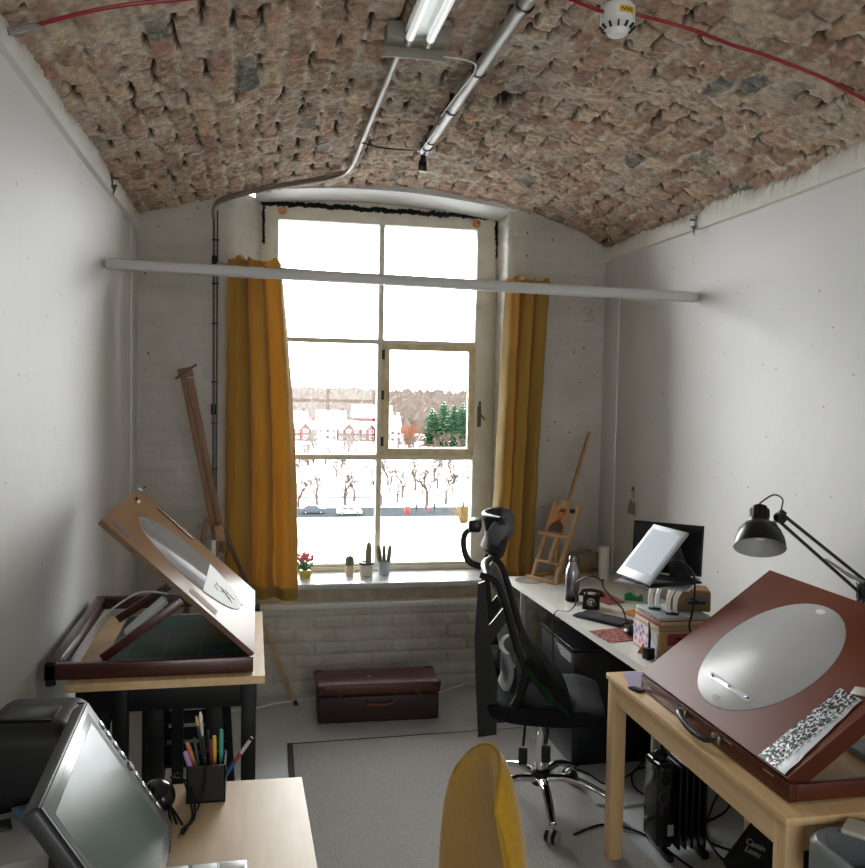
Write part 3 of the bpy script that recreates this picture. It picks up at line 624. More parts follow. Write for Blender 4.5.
# cutting mat
mb = MB(); mb.bx((-.505, 3.02, TZ+.0004), (-.03, 3.72, TZ+.004), .001)
t = tag(obj('cutting_mat', mb, mat('teal cutting mat', '2c5350', .28, noise=(5, '274a48'))), 'teal cutting mat with a printed grid under the tilted animation board', 'cutting mat')
mb = MB()
for k in range(4): x = -.44+.125*k; mb.bx((x-.0012, 3.03, TZ+.0041), (x+.0012, 3.71, TZ+.0045))
for k in range(6): y = 3.08+.115*k; mb.bx((-.50, y-.0012, TZ+.0041), (-.035, y+.0012, TZ+.0045))
obj('grid_lines', mb, mat('mat grid ink', '7f9c98', .5), t)
# animation desks ------------------------------------------------------------
disc_m = mat('frosted acrylic disc', 'b8b9b9', .25, noise=(4, 'b1b2b2'), ior=1.2)
def board(parent, A, U, Nn, y0, y1, h, th, uc, yc, r, top_m, edge_m, dm):
    """sloping board with a round cut-out holding an acrylic disc: A low edge, U up the slope, Nn its normal"""
    P = lambda u, y, n=0.: Vector((A[0], 0, A[2]))+Vector(U)*u+Vector((0, y, 0))+Vector(Nn)*n
    n = 64; ring = []; outer = []
    for k in range(n):
        a = 2*PI*k/n; c, s = math.cos(a), math.sin(a); ring.append((uc+r*c, yc+r*s))
        q = min(((h-uc)/c if c > 0 else -uc/c) if abs(c) > 1e-6 else 9, ((y1-yc)/s if s > 0 else (y0-yc)/s) if abs(s) > 1e-6 else 9)
        outer.append((uc+q*c, yc+q*s))
    corners = [(0, y0), (h, y0), (h, y1), (0, y1)]
    m = MB(); vs = []; 
    for nn in (0, -th):
        vs += [P(u, y, nn) for u, y in ring]+[P(u, y, nn) for u, y in outer]+[P(u, y, nn) for u, y in corners]
    o = 2*n+4; fs = []; mi = []
    def side(u, y): return 0 if abs(u) < 1e-6 else 1 if abs(u-h) < 1e-6 else 2 if abs(y-y0) < 1e-6 else 3
    cidx = {(0, 2): 0, (2, 0): 0, (1, 2): 1, (2, 1): 1, (1, 3): 2, (3, 1): 2, (0, 3): 3, (3, 0): 3}
    for k in range(n):
        k2 = (k+1) % n; fs.append((k, n+k, n+k2, k2)); mi.append(0); fs.append((o+k, o+k2, o+n+k2, o+n+k)); mi.append(1)
        s1, s2 = side(*outer[k]), side(*outer[k2])
        if s1 != s2: c = 2*n+cidx[(s1, s2)]; fs += [(n+k, c, n+k2), (o+n+k, o+n+k2, o+c)]; mi += [0, 1]
        fs.append((k, k2, o+k2, o+k)); mi.append(1)
    for i in range(4): a, b = 2*n+i, 2*n+(i+1) % 4; fs.append((a, b, o+b, o+a)); mi.append(1)
    m.add(vs, fs); m.mi = mi; bo = obj('board', m, [top_m, edge_m], parent, smooth=False)
    m = MB(); T = Matrix((Vector(U), Vector((0, 1, 0)), Vector(Nn))).transposed().to_4x4(); T.translation = P(uc, yc, 0); m.T = T
    m.lathe([(0, -.012), (r-.002, -.012), (r-.002, .0006), (r-.004, .0016), (0, .0016)], n=72, capped=False); di = obj('disc', m, dm, bo)
    m = MB(); m.T = T; m.lathe([(r-.0022, .0004), (r-.0005, .0004)], n=72, capped=False); obj('disc_gap', m, matt_black, bo)
    return bo, di, P, T
a43 = R(43); U1 = (-math.cos(a43), 0, math.sin(a43)); N1 = (math.sin(a43), 0, math.cos(a43))
t = thing('animation_desk', 'mahogany framed animation desk with a steep propped board rising to the left wall', 'animation desk', (-.33, 3.4, TZ))
mb = MB(); mb.bx((-.655, 2.935, TZ+.003), (-.004, 2.965, TZ+.055), .004); mb.bx((-.655, 3.855, TZ+.003), (-.004, 3.885, TZ+.055), .004)
mb.bx((-.655, 2.935, TZ+.003), (-.618, 3.885, TZ+.055), .004); mb.bx((-.036, 2.965, TZ+.004), (-.006, 3.855, TZ+.050), .004); obj('base_frame', mb, mahogany, t)
for p in ((-.585, 3.0), (-.585, 3.82)): mb = MB(); mb.box((p[0]-.022, p[1], TZ+.030), (.022, .028, .026), None, .006); obj('peg', mb, matt_black, t)
mb = MB(); mb.cyl((-.64, 2.96, TZ-.018), (-.64, 2.96, TZ+.004), .016, n=14); obj('rubber_foot', mb, matt_black, t)
bt = mat('satin worn wood board', '8c7058', .15, noise=(5, '775c44', .6, (1, .3, 1)), ior=1.035)
bo, di, P1, T1 = board(t, (0, 0, .944), U1, N1, 2.965, 3.885, .665, .018, .326, 3.402, .2515, bt, woodmat('board edge ply', '6e4c2e', '543820', 'Y'), mat('grey acrylic disc', '84827f', .10, noise=(5, '7b7875'), ior=1.03))
# slots, bars, smudges on the board
m = MB(); m.T = Matrix(T1); T = T1
def on1(u, y, w, h_, th=.001, n0=.0004, rot=0.):
    m_ = MB(); M_ = Matrix((Vector(U1), Vector((0, 1, 0)), Vector(N1))).transposed().to_4x4(); M_.translation = P1(u, y, n0+th/2); m_.T = M_; m_.box((0, 0, 0), (w, h_, th), (0, 0, rot)); return m_
mm = on1(.455, 3.80, .20, .012, .006, .0004, .05); obj('peg_bar', mm, mat('dark bronze bar', '4d3c33', .4, .4), bo)
mm = on1(.625, 3.60, .010, .05, .008, .0005); obj('wooden_stop', mm, beech, bo); mm = on1(.638, 3.632, .012, .012, .012, .0005); obj('knob', mm, matt_black, bo)
mm = on1(.656, 3.858, .016, .05, .003, .0005); obj('blue_tape', mm, mat('blue tape', '6f8fb8', .6), bo)
mm = on1(.235, 3.045, .12, .07, .0008, .0004, .1); obj('smudge_strip', mm, mat('translucent tape strip', '9c8b7c', .3, ior=1.02), bo)
mm = on1(.60, 3.05, .075, .03, .0008, .0004, .3); obj('ink_patch', mm, mat('violet ink patch', '5f5678', .35, ior=1.03), bo)
mm = on1(.155, 3.402, .19, .28, .0012, .0018, 0); 
M_ = MB(); Mx = Matrix((Vector(U1), Vector((0, 1, 0)), Vector(N1))).transposed().to_4x4(); Mx.translation = P1(.326, 3.402, .0018); M_.T = Mx
seg = [(-.2505*math.cos(R(a)), .2505*math.sin(R(a)), 0) for a in range(-72, 73, 4)]
M_.prism(seg, (0, 0, .0008)); dp = obj('disc_segment', M_, mat('white disc segment', 'e4e6e6', .6, ior=1.1), bo)  # white segment covering the low end of the disc
m = MB(); Mx = Mx.copy(); Mx.translation = P1(.158, 3.385, .0028); m.T = Mx
for pts in ([(-.03, -.02), (0, .0), (.03, .02), (.045, .05)], [(.02, -.03), (.0, .0), (-.02, .035)], [(-.05, .02), (-.02, .03), (.0, .05)], [(.03, -.05), (.05, -.02), (.04, .01)], [(-.04, -.05), (-.01, -.02), (.0, .01), (.02, .04)]): m.tube([(a, b, 0) for a, b in pts], .0016, 4, True, 5)
obj('pencil_sketch', m, mat('graphite', '4c4448', .6), dp)
m = MB(); m.T = Mx @ Matrix.Translation((-.09, .07, 0)); m.ell((0, 0, 0), (.005, .016, .0006), (0, 0, .4), 14, 6); obj('finger_slot', m, mat('slot shade', '6f6f70', .5), dp)
# props
for y, x0, z0, z1 in ((3.0, -.49, TZ+.05, 1.122), (3.50, -.515, TZ+.05, 1.122)):
    mb = MB(); mb.bar((x0, y, z0), (-.235, y, z1), .030, .022, (0, 1, 0), .003); obj('prop_strut', mb, mahogany, t)
mb = MB(); mb.box((-.385, 3.28, 1.0), (.026, .028, .19), (0, R(48), 0), .010); mb.box((-.385, 3.28, 1.0), (.036, .010, .18), (0, R(48), 0), .004); obj('strip_lamp', mb, mat('white lamp tube', 'd5d7d5', .3), t)
mb = MB(); mb.tube([(-.31, 3.28, 1.08), (-.42, 3.4, 1.06), (-.53, 3.5, .98), (-.58, 3.4, .94)], .004, 8, True, 6); obj('lamp_flex', mb, white_cable, t)

# ================================================================== right table and its animation desk
def legs(t, pts, w, z, m):
    for x, y in pts: mb = MB(); mb.bx((x-w/2, y-w/2, .0097 if 1.3 < x < 1.45 else 0), (x+w/2, y+w/2, z), .003); obj('leg', mb, m, t)
t = thing('wooden_table', 'pale pine table carrying the large animation desk by the right wall', 'table', (1.69, 2.61, 0))
mb = MB(); mb.bx((1.355, 2.005, .715), (2.04, 3.21, .74), .006); obj('table_top', mb, woodmat('pine table top', 'd9bb8e', 'c6a170', 'Y', .4), t)
mb = MB(); mb.bx((1.372, 2.05, .635), (1.392, 3.17, .715)); mb.bx((2.0, 2.05, .635), (2.02, 3.17, .715)); mb.bx((1.38, 2.03, .635), (2.0, 2.05, .715)); mb.bx((1.38, 3.165, .635), (2.0, 3.185, .715)); obj('apron', mb, pine, t)
legs(t, ((1.393, 2.046), (1.393, 3.178), (2.0, 3.175), (2.0, 2.046)), .056, .7145, pine_z)
BT = .740
t = thing('animation_desk', 'large reddish brown animation desk with round frosted disc and carrying handle on the pine table', 'animation desk', (1.7, 2.53, BT))
rb = mat('red brown lacquered wood', '5c2a15', .4, noise=(8, '4e2110', .5, (1, .2, 1)), spec=.4)
mb = MB(); mb.bx((1.407, 2.070, BT+.006), (1.432, 3.0, BT+.056), .003); mb.bx((2.045, 2.072, BT+.006), (2.070, 3.0, BT+.056), .003)
mb.bx((1.430, 2.072, BT+.006), (2.048, 2.094, BT+.054), .003); mb.bx((1.430, 2.976, BT+.006), (2.048, 2.998, BT+.054), .003); obj('base_frame', mb, rb, t)
for p in ((1.46, 2.10), (2.03, 2.10), (1.46, 2.97), (2.03, 2.97)): mb = MB(); mb.cyl((p[0], p[1], BT), (p[0], p[1], BT+.008), .012, n=12); obj('rubber_foot', mb, matt_black, t)
a36 = R(36); U2 = (math.cos(a36), 0, math.sin(a36)); N2 = (-math.sin(a36), 0, math.cos(a36))
bo2, di2, P2, T2 = board(t, (1.409, 0, .806), U2, N2, 2.087, 3.0, .628, .022, .3066, 2.5806, .2586, mahog_top, rb, disc_m)
mb = MB()
mb.prism([P2(.0, 2.087, -.022), P2(.628, 2.087, -.022), P2(.628, 2.087, -.05), P2(.03, 2.087, -.05)], (0, .02, 0)); obj('side_rail', mb, rb, bo2); mb = MB(); mb.prism([P2(.0, 2.98, -.022), P2(.628, 2.98, -.022), P2(.628, 2.98, -.05), P2(.03, 2.98, -.05)], (0, .02, 0)); obj('side_rail', mb, rb, bo2)
def on2(u, y, w, h_, th=.001, n0=.0004, rot=0., bev=0): 
    m_ = MB(); M_ = Matrix((Vector(U2), Vector((0, 1, 0)), Vector(N2))).transposed().to_4x4(); M_.translation = P2(u, y, n0+th/2); m_.T = M_; m_.box((0, 0, 0), (w, h_, th), (0, 0, rot), bev); return m_
mm = on2(.135, 2.575, .020, .255, .003, .0018, -.02, .001); pb = obj('peg_bar', mm, mat('clear white peg bar', 'e3e6e8', .2), bo2)
for y in (2.465, 2.575, 2.685): mm = on2(.135, y, .008, .02 if y != 2.575 else .012, .005, .005, 0, .002); obj('registration_pin', mm, mat('blue grey pin', '6c7c95', .3, .5), pb)
for u in (.078, .536):
    m_ = MB(); Mx = Matrix((Vector(U2), Vector((0, 1, 0)), Vector(N2))).transposed().to_4x4(); Mx.translation = P2(u, 2.58, .0022); m_.T = Mx; m_.ell((0, 0, 0), (.011, .022, .0008), None, 18, 6); obj('finger_slot', m_, mat('slot recess', '8a8477', .5) if u < .3 else mat('slot white', 'e8e6e0', .4), bo2)
# support hinge plates on the front rail
for y in (2.36, 2.14):
    mb = MB(); mb.box((1.4065, y+.03, .787), (.003, .05, .003)); obj('rail_inlay', mb, grey_metal, t)
mb = MB(); mb.tube([(1.400, 2.655, .780), (1.378, 2.645, .788), (1.366, 2.60, .780), (1.362, 2.53, .770), (1.368, 2.46, .768), (1.390, 2.435, .775)], [.006, .009, .010, .010, .009, .006], 12, True, 6, 1.); hd = obj('handle', mb, mat('black handle grip', '1d1d1f', .3), t)
for y in (2.655, 2.435): mb = MB(); mb.box((1.397, y, .778), (.016, .042, .030), None, .005); obj('handle_mount', mb, mat('antique metal', '7d7868', .35, .8), hd)
for y in (2.12, 2.95): mb = MB(); mb.bar(P2(.50, y, -.03), (1.99, y, .80), .02, .02); obj('prop_strut', mb, rb, t)
# foil strip with crackled print
fm = mat('crinkled silver strip', 'c9cdd0', .3, .5, bump=(45, .35, .003)); nt = fm.node_tree; N = nt.nodes; L = nt.links
tc = N.new('ShaderNodeTexCoord'); v = N.new('ShaderNodeTexNoise'); v.inputs['Scale'].default_value = 105; v.inputs['Detail'].default_value = 3; v.inputs['Roughness'].default_value = .7; L.new(tc.outputs['Object'], v.inputs[0])
rp = N.new('ShaderNodeValToRGB'); rp.color_ramp.elements[0].position = .50; rp.color_ramp.elements[0].color = lin('15181a'); rp.color_ramp.elements[1].position = .55; rp.color_ramp.elements[1].color = lin('cfd3d6'); L.new(v.outputs[0], rp.inputs[0]); 
sp = N.new('ShaderNodeSeparateXYZ'); L.new(tc.outputs['Object'], sp.inputs[0]); r2 = N.new('ShaderNodeMapRange'); r2.inputs[1].default_value = 2.128; r2.inputs[2].default_value = 2.150
L.new(sp.outputs[1], r2.inputs[0]); mx = N.new('ShaderNodeMix'); mx.data_type = 'RGBA'; L.new(r2.outputs[0], mx.inputs[0]); mx.inputs[6].default_value = lin('b9bec2'); L.new(rp.outputs[0], mx.inputs[7]); L.new(mx.outputs[2], N['Principled BSDF'].inputs['Base Color'])
mb = MB(); f = lambda u, v_, n=0.: P2(.004+.31*u, 2.100+.032*u+(.127-.036*u)*v_+.001*math.sin(30*u), .003+n+.0008*math.sin(23*u+5*v_)+.012*max(0, u-.9)*8*v_*.2)
mb.slab(lambda u, v_: f(u, v_, .0), lambda u, v_: f(u, v_, .0012), 60, 18); tag(obj('silver_strip', mb, fm), 'silver foil strip printed with a black thicket pattern lying on the sloped board', 'printed strip')
mm = on2(.335, 2.16, .03, .05, .006, .0004, .3, .002); tag(obj('tape_piece', mm, mat('pale tape', 'b7b5ae', .4)), 'crumpled pale tape piece at the upper end of the silver strip', 'tape')
mb = MB(); mb.prism([(1.375, 3.03, .7404), (1.50, 3.02, .7404), (1.51, 3.185, .7404), (1.42, 3.195, .7404)], (0, 0, .0012)); tag(obj('paper_sheet', mb, mat('lilac paper', 'a9a1c0', .7)), 'lilac paper sheet on the far corner of the pine table', 'paper')
mb = MB(); mb.box((1.385, 2.99, .7445), (.035, .055, .007), (0, 0, .3), .002); tag(obj('bulldog_clip', mb, black_metal), 'small black clip on the pine table beside the animation desk', 'clip')
mb = MB(); mb.bx((1.80, 2.22, .7405), (1.96, 2.40, .764), .004); tag(obj('grey_case', mb, mat('grey case', '6f706e', .4)), 'flat grey case on the pine table under the raised board', 'case')

# ================================================================== black architect lamp
t = thing('desk_lamp', 'black architect lamp with domed shade reaching over the right animation desk', 'desk lamp', (2.03, 2.72, .74))
S = Vector((1.728, 2.772, 1.353)); ax = Vector((-.25, -.47, -.85)).normalized()
zz = -ax; xx = Vector((1, 0, 0)); xx = (xx-zz*xx.dot(zz)).normalized(); yy = zz.cross(xx); LM = Matrix((xx, yy, zz)).transposed().to_4x4(); LM.translation = S
mb = MB(); mb.T = LM; mb.lathe([(.087, -.052), (.0875, -.048), (.083, -.02), (.071, .012), (.052, .035), (.034, .045), (.034, .05)], n=44, capped=False); sh = obj('shade', mb, black_metal, t)
mb = MB(); mb.T = LM; mb.lathe([(.086, -.052), (.081, -.02), (.069, .010), (.050, .032), (.02, .042), (0, .043)], n=44, capped=False); obj('shade_lining', mb, mat('pale shade lining', 'a7a7a3', .5), sh)
mb = MB(); mb.T = LM; mb.lathe([(.012, .04), (.012, .01), (.022, -.0), (.024, -.010), (.016, -.02), (0, -.024)], n=24, capped=False); obj('bulb', mb, mat('frosted bulb', 'd8d8d4', .3), sh)
mb = MB(); mb.T = LM; mb.lathe([(.031, .046), (.032, .05), (.032, .085), (.026, .104), (.012, .112), (.0, .113)], n=30, capped=False); soc = obj('socket', mb, black_plastic, t)
mb = MB(); mb.T = LM
for k in range(14): a = 2*PI*k/14; mb.box((.0322*math.cos(a), .0322*math.sin(a), .078), (.003, .005, .03), (0, 0, a))
obj('cooling_slot', mb, matt_black, soc)
J = Vector((1.792, 2.752, 1.412)); E = Vector((2.088, 2.70, 1.170))
mb = MB(); mb.bar(S+Vector((.045, .002, .030)), J, .014, .012); mb.cyl(S+Vector((.05, -.02, .03)), S+Vector((.05, .02, .03)), .008, n=12); obj('swivel', mb, grey_metal, t)
mb = MB(); mb.cyl(J+Vector((0, -.014, 0)), J+Vector((0, .014, 0)), .018, n=18); mb.box(J+Vector((.004, 0, .012)), (.022, .02, .03), (0, .6, 0), .003); obj('joint', mb, black_metal, t)
for n_, (dx, dz) in (('arm_bar', (.008, .012)), ('arm_bar', (-.006, -.010))):
    mb = MB(); mb.bar(J+Vector((dx, 0, dz)), E+Vector((dx*1.6, 0, dz*1.8)), .011, .011); obj(n_, mb, black_metal, t)
mb = MB(); mb.tube([J*.45+E*.55+Vector((-.01, -.012, -.005)), J*.2+E*.8+Vector((.0, -.014, .0)), E+Vector((.01, -.014, .016))], [.003, .007, .005], 10, True, 6); obj('spring', mb, grey_metal, t)
mb = MB(); mb.box(E+Vector((0, 0, -.01)), (.03, .03, .06), None, .004); mb.cyl(E+Vector((0, -.02, .015)), E+Vector((0, .02, .015)), .012, n=14); obj('elbow', mb, black_metal, t)
for dx in (-.008, .010): mb = MB(); mb.bar(E+Vector((dx, 0, -.02)), (2.025+dx, 2.72, .80), .011, .011); obj('lower_arm', mb, black_metal, t)
mb = MB(); mb.cyl((2.027, 2.72, .745), (2.027, 2.72, .81), .012, n=14); mb.bx((2.000, 2.695, .740), (2.054, 2.745, .752), .003); mb.bx((2.043, 2.70, .69), (2.054, 2.74, .752)); mb.bx((2.005, 2.70, .69), (2.054, 2.74, .70)); obj('clamp', mb, black_metal, t)
mb = MB(); mb.tube([LM @ Vector((0, 0, .112)), LM @ Vector((.004, 0, .122)), S+Vector((.06, .02, .135)), J+Vector((.012, .01, .065)), J+Vector((.004, 0, .035)), J+Vector((.004, 0, .015))], .0028, 8, True, 8); obj('flex', mb, black_plastic, t); mb = MB(); mb.tube([E+Vector((0, 0, .02)), E+Vector((.03, .0, .045)), E+Vector((.06, .0, .05))], .0028, 8, True, 5); obj('flex', mb, black_plastic, t)

# ================================================================== white desk
DZ = .74
t = thing('white_desk', 'long white laminate desk along the right wall holding the laptop and easel', 'desk', (1.8, 4.1, 0))
mb = MB(); mb.prism([(1.535, 3.24, DZ-.036), (2.145, 3.24, DZ-.036), (2.145, 4.985, DZ-.036), (1.467, 4.985, DZ-.036)], (0, 0, .036)); obj('desk_top', mb, white_desk, t)
for x, y in ((1.72, 3.50), (1.545, 4.90), (2.09, 3.30), (2.09, 4.92)): mb = MB(); mb.cyl((x, y, .0), (x, y, DZ-.036), .021, n=20); mb.cyl((x, y, DZ-.046), (x, y, DZ-.036), .045, n=20); obj('leg', mb, grey_paint, t)
# table easel with portrait
t = thing('table_easel', 'small beech table easel with a tall slanted mast on the white desk', 'table easel', (1.75, 4.9, DZ))
wv = Vector((.53, -.848, 0)); bk = Vector((.848, .53, 0)); A0 = Vector((1.603, 4.912, DZ+.003)); up = (Vector((0, 0, 1))+bk*.47).normalized()
def E_(w_, l, b=0.): return A0+wv*w_+Vector((0, 0, .02))+up*l+bk*b
W_ = .175
mb = MB(); mb.bar(A0+wv*-.03+Vector((0, 0, .010))-bk*.02, A0+wv*(W_+.03)+Vector((0, 0, .010))-bk*.02, .026, .020, (0, 0, 1), .003); obj('foot_rail', mb, beech, t)
for w_ in (-.005, W_+.005): mb = MB(); mb.bar(A0+wv*w_+Vector((0, 0, .010))-bk*.03, A0+wv*w_+Vector((0, 0, .010))+bk*.165, .022, .018, (0, 0, 1), .003); obj('side_rail', mb, beech, t)
mb = MB(); mb.bar(A0+wv*-.005+Vector((0, 0, .010))+bk*.155, A0+wv*(W_+.005)+Vector((0, 0, .010))+bk*.155, .022, .018, (0, 0, 1), .003); obj('back_rail', mb, beech, t)
for w_ in (0, W_): mb = MB(); mb.bar(E_(w_, -.01), E_(w_, .455), .024, .018, tuple(bk), .003); obj('upright', mb, beech, t)
mb = MB(); mb.bar(E_(-.0, .095, -.012), E_(W_, .095, -.012), .028, .012, (0, 0, 1), .003); obj('cross_bar', mb, beech, t)
mb = MB(); mb.bar(E_(-.028, .265, -.028), E_(W_+.028, .265, -.028), .040, .016, (0, 0, 1), .003); obj('tray', mb, beech, t)
mb = MB(); mb.bar(E_(W_/2, .10, .0), E_(W_/2, .93, .0), .026, .014, tuple(bk), .003); obj('mast', mb, beech, t)
mb = MB(); mb.bar(E_(W_/2, .44, -.009), E_(W_/2, .90, -.009), .006, .004, tuple(bk)); obj('mast_groove', mb, easel_brown, t)
mb = MB(); mb.bar(E_(W_/2, .425, -.016), E_(W_/2, .475, -.016), .055, .024, tuple(bk), .003); obj('top_grip', mb, beech, t)
mb = MB(); mb.bar(E_(.02, .42, .016), E_(W_-.0, .42, .016), .02, .012, (0, 0, 1)); mb.bar(E_(W_-.035, .405, .0), E_(W_-.035, .425, .0), .03, .02, tuple(bk)); obj('rear_bar', mb, mat('dark easel clamp', '4b3a2a', .5), t)
mb = MB(); mb.bar(E_(W_*.3, .36, .02), A0+wv*W_*.3+Vector((0, 0, .02))+bk*.15+Vector((0, 0, 0)), .018, .014, tuple(wv)); obj('back_leg', mb, beech, t)
# portrait panel: flat wooden panel with a brown bust
T_ = frame(E_(W_/2-.012, .278, -.0235), wv, up); PW, PH = .115, .165
mb = MB(); mb.T = T_; mb.box((0, PH/2, 0), (PW, PH, .006)); t = tag(obj('portrait_panel', mb, mat('burnt orange panel', 'c88d57', .55, noise=(20, 'b87a45'))), 'small brown portrait panel of a dark-haired person standing on the table easel', 'picture')
def flat(name, poly, m, parent, T, z, th=.0006):
    mb = MB(); mb.T = T; mb.prism([(a, b, z) for a, b in poly], (0, 0, th)); return obj(name, mb, m, parent)
br1 = mat('dark brown paint', '4a2a1c', .6); br2 = mat('flesh brown paint', 'bd8455', .6); br3 = mat('shadow brown paint', '7d4a2c', .6)
ovl = lambda cx, cy_, a, b, n=20: [(cx+a*math.cos(2*PI*k/n), cy_+b*math.sin(2*PI*k/n)) for k in range(n)]
flat('painted_coat', [(-.05, .004), (.054, .004), (.052, .045), (.030, .066), (.012, .074), (-.008, .070), (-.032, .056), (-.047, .035)], br1, t, T_, .0032)
flat('painted_face', ovl(.010, .102, .020, .030), br2, t, T_, .0040); flat('painted_hair', [(-.012, .112), (-.013, .135), (.002, .150), (.022, .150), (.036, .136), (.034, .108), (.028, .122), (.012, .130), (-.002, .126)], br1, t, T_, .0046)
flat('painted_beard', [(-.006, .092), (.002, .072), (.018, .070), (.029, .088), (.030, .104), (.024, .088), (.012, .082), (.0, .088)], br3, t, T_, .0048)
flat('painted_features', [(-.002, .108), (.006, .110), (.006, .107), (-.002, .105)], br1, t, T_, .0050); flat('painted_features', [(.014, .109), (.024, .110), (.024, .107), (.014, .106)], br1, t, T_, .0050); flat('painted_features', [(.004, .090), (.017, .091), (.016, .087), (.005, .086)], br1, t, T_, .0052)
# crumpled paper bag
def blob(c, r, seed, amp=.25, nu=28, nv=16, sq=1.6):
    m = MB(); rs = random.Random(seed); ks = [(rs.uniform(1, 5), rs.uniform(0, 6), rs.uniform(2, 6), rs.uniform(0, 6)) for _ in range(6)]
    def f(u, v):
        a = 2*PI*u; t_ = PI*v; d = (math.sin(t_)*math.cos(a), math.sin(t_)*math.sin(a), math.cos(t_))
        k = 1+amp*sum(math.sin(round(p)*a+q)*math.sin(round(s)*t_+w_) for p, q, s, w_ in ks)/3
        dd = [math.copysign(abs(x)**(1/sq), x) for x in d]; return (c[0]+r[0]*dd[0]*k, c[1]+r[1]*dd[1]*k, max(c[2]+r[2]*dd[2]*k, c[2]-r[2]))
    return m.surf(f, nu, nv)
tag(obj('crumpled_bag', blob((1.985, 5.06, DZ+.065), (.10, .05, .064), 5, .22), mat('crumpled kraft paper', '9c8e78', .8, noise=(14, '7f725e'), bump=(40, .6, .01)), ang=25), 'crumpled brown paper bag slumped behind the table easel', 'paper bag')
mb = MB(); mb.T = Matrix.Translation((1.93, 4.97, DZ+.0005)); mb.box((0, 0, .007), (.17, .06, .013), (0, 0, -.5), .003); tag(obj('wood_offcut', mb, beech), 'flat wood offcut lying on the desk before the crumpled bag', 'offcut')
# paper roll
mb = MB(); mb.lathe([(.030, 0), (.030, .192), (.010, .192), (.010, .18)], (2.02, 4.86, DZ+.0005), 32); t = tag(obj('paper_roll', mb, mat('white roll paper', 'd9d7d0', .8)), 'upright white paper roll on the white desk', 'paper roll')
mb = MB(); mb.lathe([(.0098, .181), (.0, .181)], (2.02, 4.86, DZ), 20, capped=False); obj('core', mb, mat('dark core', '3a332c', .8), t)
mb = MB(); mb.lathe([(.085, .0005), (.085, .004), (.0, .004)], (1.565, 4.86, DZ), 40); tag(obj('acrylic_disc', mb, mat('thin clear disc', 'b5b3ab', .15, coat=.5)), 'thin grey disc lying at the far left corner of the white desk', 'disc')
# steel bottle
t = thing('water_bottle', 'brushed steel water bottle fading to black standing on the white desk', 'bottle', (1.640, 4.36, DZ))
bm_ = mat('steel to black bottle', '9c9d9f', .28, .9); nt = bm_.node_tree; N = nt.nodes; L = nt.links
tc = N.new('ShaderNodeTexCoord'); s_ = N.new('ShaderNodeSeparateXYZ'); L.new(tc.outputs['Object'], s_.inputs[0]); rp = N.new('ShaderNodeValToRGB'); rp.color_ramp.elements[0].position = .02; rp.color_ramp.elements[0].color = lin('26272a'); rp.color_ramp.elements[1].position = .15; rp.color_ramp.elements[1].color = lin('a9aaac'); L.new(s_.outputs[2], rp.inputs[0]); L.new(rp.outputs[0], N['Principled BSDF'].inputs['Base Color'])
c = (1.640, 4.36, DZ+.0005)
mb = MB(); mb.lathe([(.034, 0), (.037, .004), (.037, .145), (.034, .165), (.024, .190), (.0195, .203), (.0195, .208)], c, 36); obj('body', mb, bm_, t)
mb = MB(); mb.lathe([(.0205, .208), (.0215, .212), (.0205, .236), (.018, .240), (.0, .240)], c, 30); obj('cap', mb, steel, t)
# rotary telephone
t = thing('rotary_telephone', 'small black rotary dial telephone beside the steel bottle', 'telephone', (1.69, 4.21, DZ))
F = frame((1.682, 4.195, DZ+.001), (.9, -.44, 0), (.44, .9, 0)) @ Matrix.Scale(.84, 4)
mb = MB(); mb.T = F; 
mb.prism([(-.05, -.045, 0), (-.05, .045, 0), (-.05, .030, .075), (-.05, -.006, .078)], (.10, 0, 0)); obj('body', mb, black_plastic, t)
mb = MB(); mb.T = F @ Matrix.Translation((0, -.027, .040)) @ Matrix.Rotation(R(62), 4, 'X'); mb.lathe([(.030, -.004), (.030, .006), (.026, .009), (.0, .009)], n=32); dl = obj('dial', mb, mat('dial black', '202124', .3), t)
mb = MB(); mb.T = F @ Matrix.Translation((0, -.027, .040)) @ Matrix.Rotation(R(62), 4, 'X')
for k in range(10): a = 2*PI*(k+.5)/12; mb.lathe([(.0045, .0092), (.0, .0095)], (.019*math.cos(a), .019*math.sin(a), 0), 10)
mb.lathe([(.009, .0092), (.0, .0098)], n=16); obj('finger_hole', mb, mat('dial white', 'd5d3cc', .5), dl)
mb = MB(); mb.T = F; mb.tube([(-.062, .01, .085), (-.05, .01, .100), (0, .01, .106), (.05, .01, .100), (.062, .01, .085)], [.012, .010, .009, .010, .012], 12, True, 5)
for s in (-1, 1): mb.lathe([(.018, 0), (.019, .012), (.012, .018)], (s*.062, .01, .072), 18)
obj('handset', mb, black_plastic, t)
mb = MB(); mb.T = F
for s in (-1, 1): mb.box((s*.032, .012, .084), (.012, .03, .02), None, .003)
obj('cradle', mb, black_plastic, t)
# magazine, colourful scraps, tape dispenser, post-it bits
def page(name, pts, z0, th, m, label, cat): mb = MB(); mb.prism([(x, y, z0) for x, y in pts], (0, 0, th)); return tag(obj(name, mb, m), label, cat)
t = page('magazine', [(1.735, 4.42), (1.800, 4.24), (1.905, 4.29), (1.885, 4.53)], DZ+.0005, .006, mat('orange magazine cover', 'b8604a', .4, noise=(16, '7f4a44')), 'orange covered booklet lying behind the telephone', 'booklet')
page('colourful_leaflet', [(1.80, 4.09), (1.83, 3.96), (1.92, 4.0), (1.90, 4.14)], DZ+.0005, .003, mat('leaflet print', 'e0b93c', .5, noise=(40, 'd0453c', .2)), 'yellow and red leaflet beside the black keyboard', 'leaflet')
page('paper_strip', [(1.69, 4.155), (1.72, 4.09), (1.80, 4.12), (1.775, 4.18)], DZ+.0005, .001, mat('cream paper strip', 'd8c9a0', .6), 'cream paper strip beyond the keyboard', 'paper')
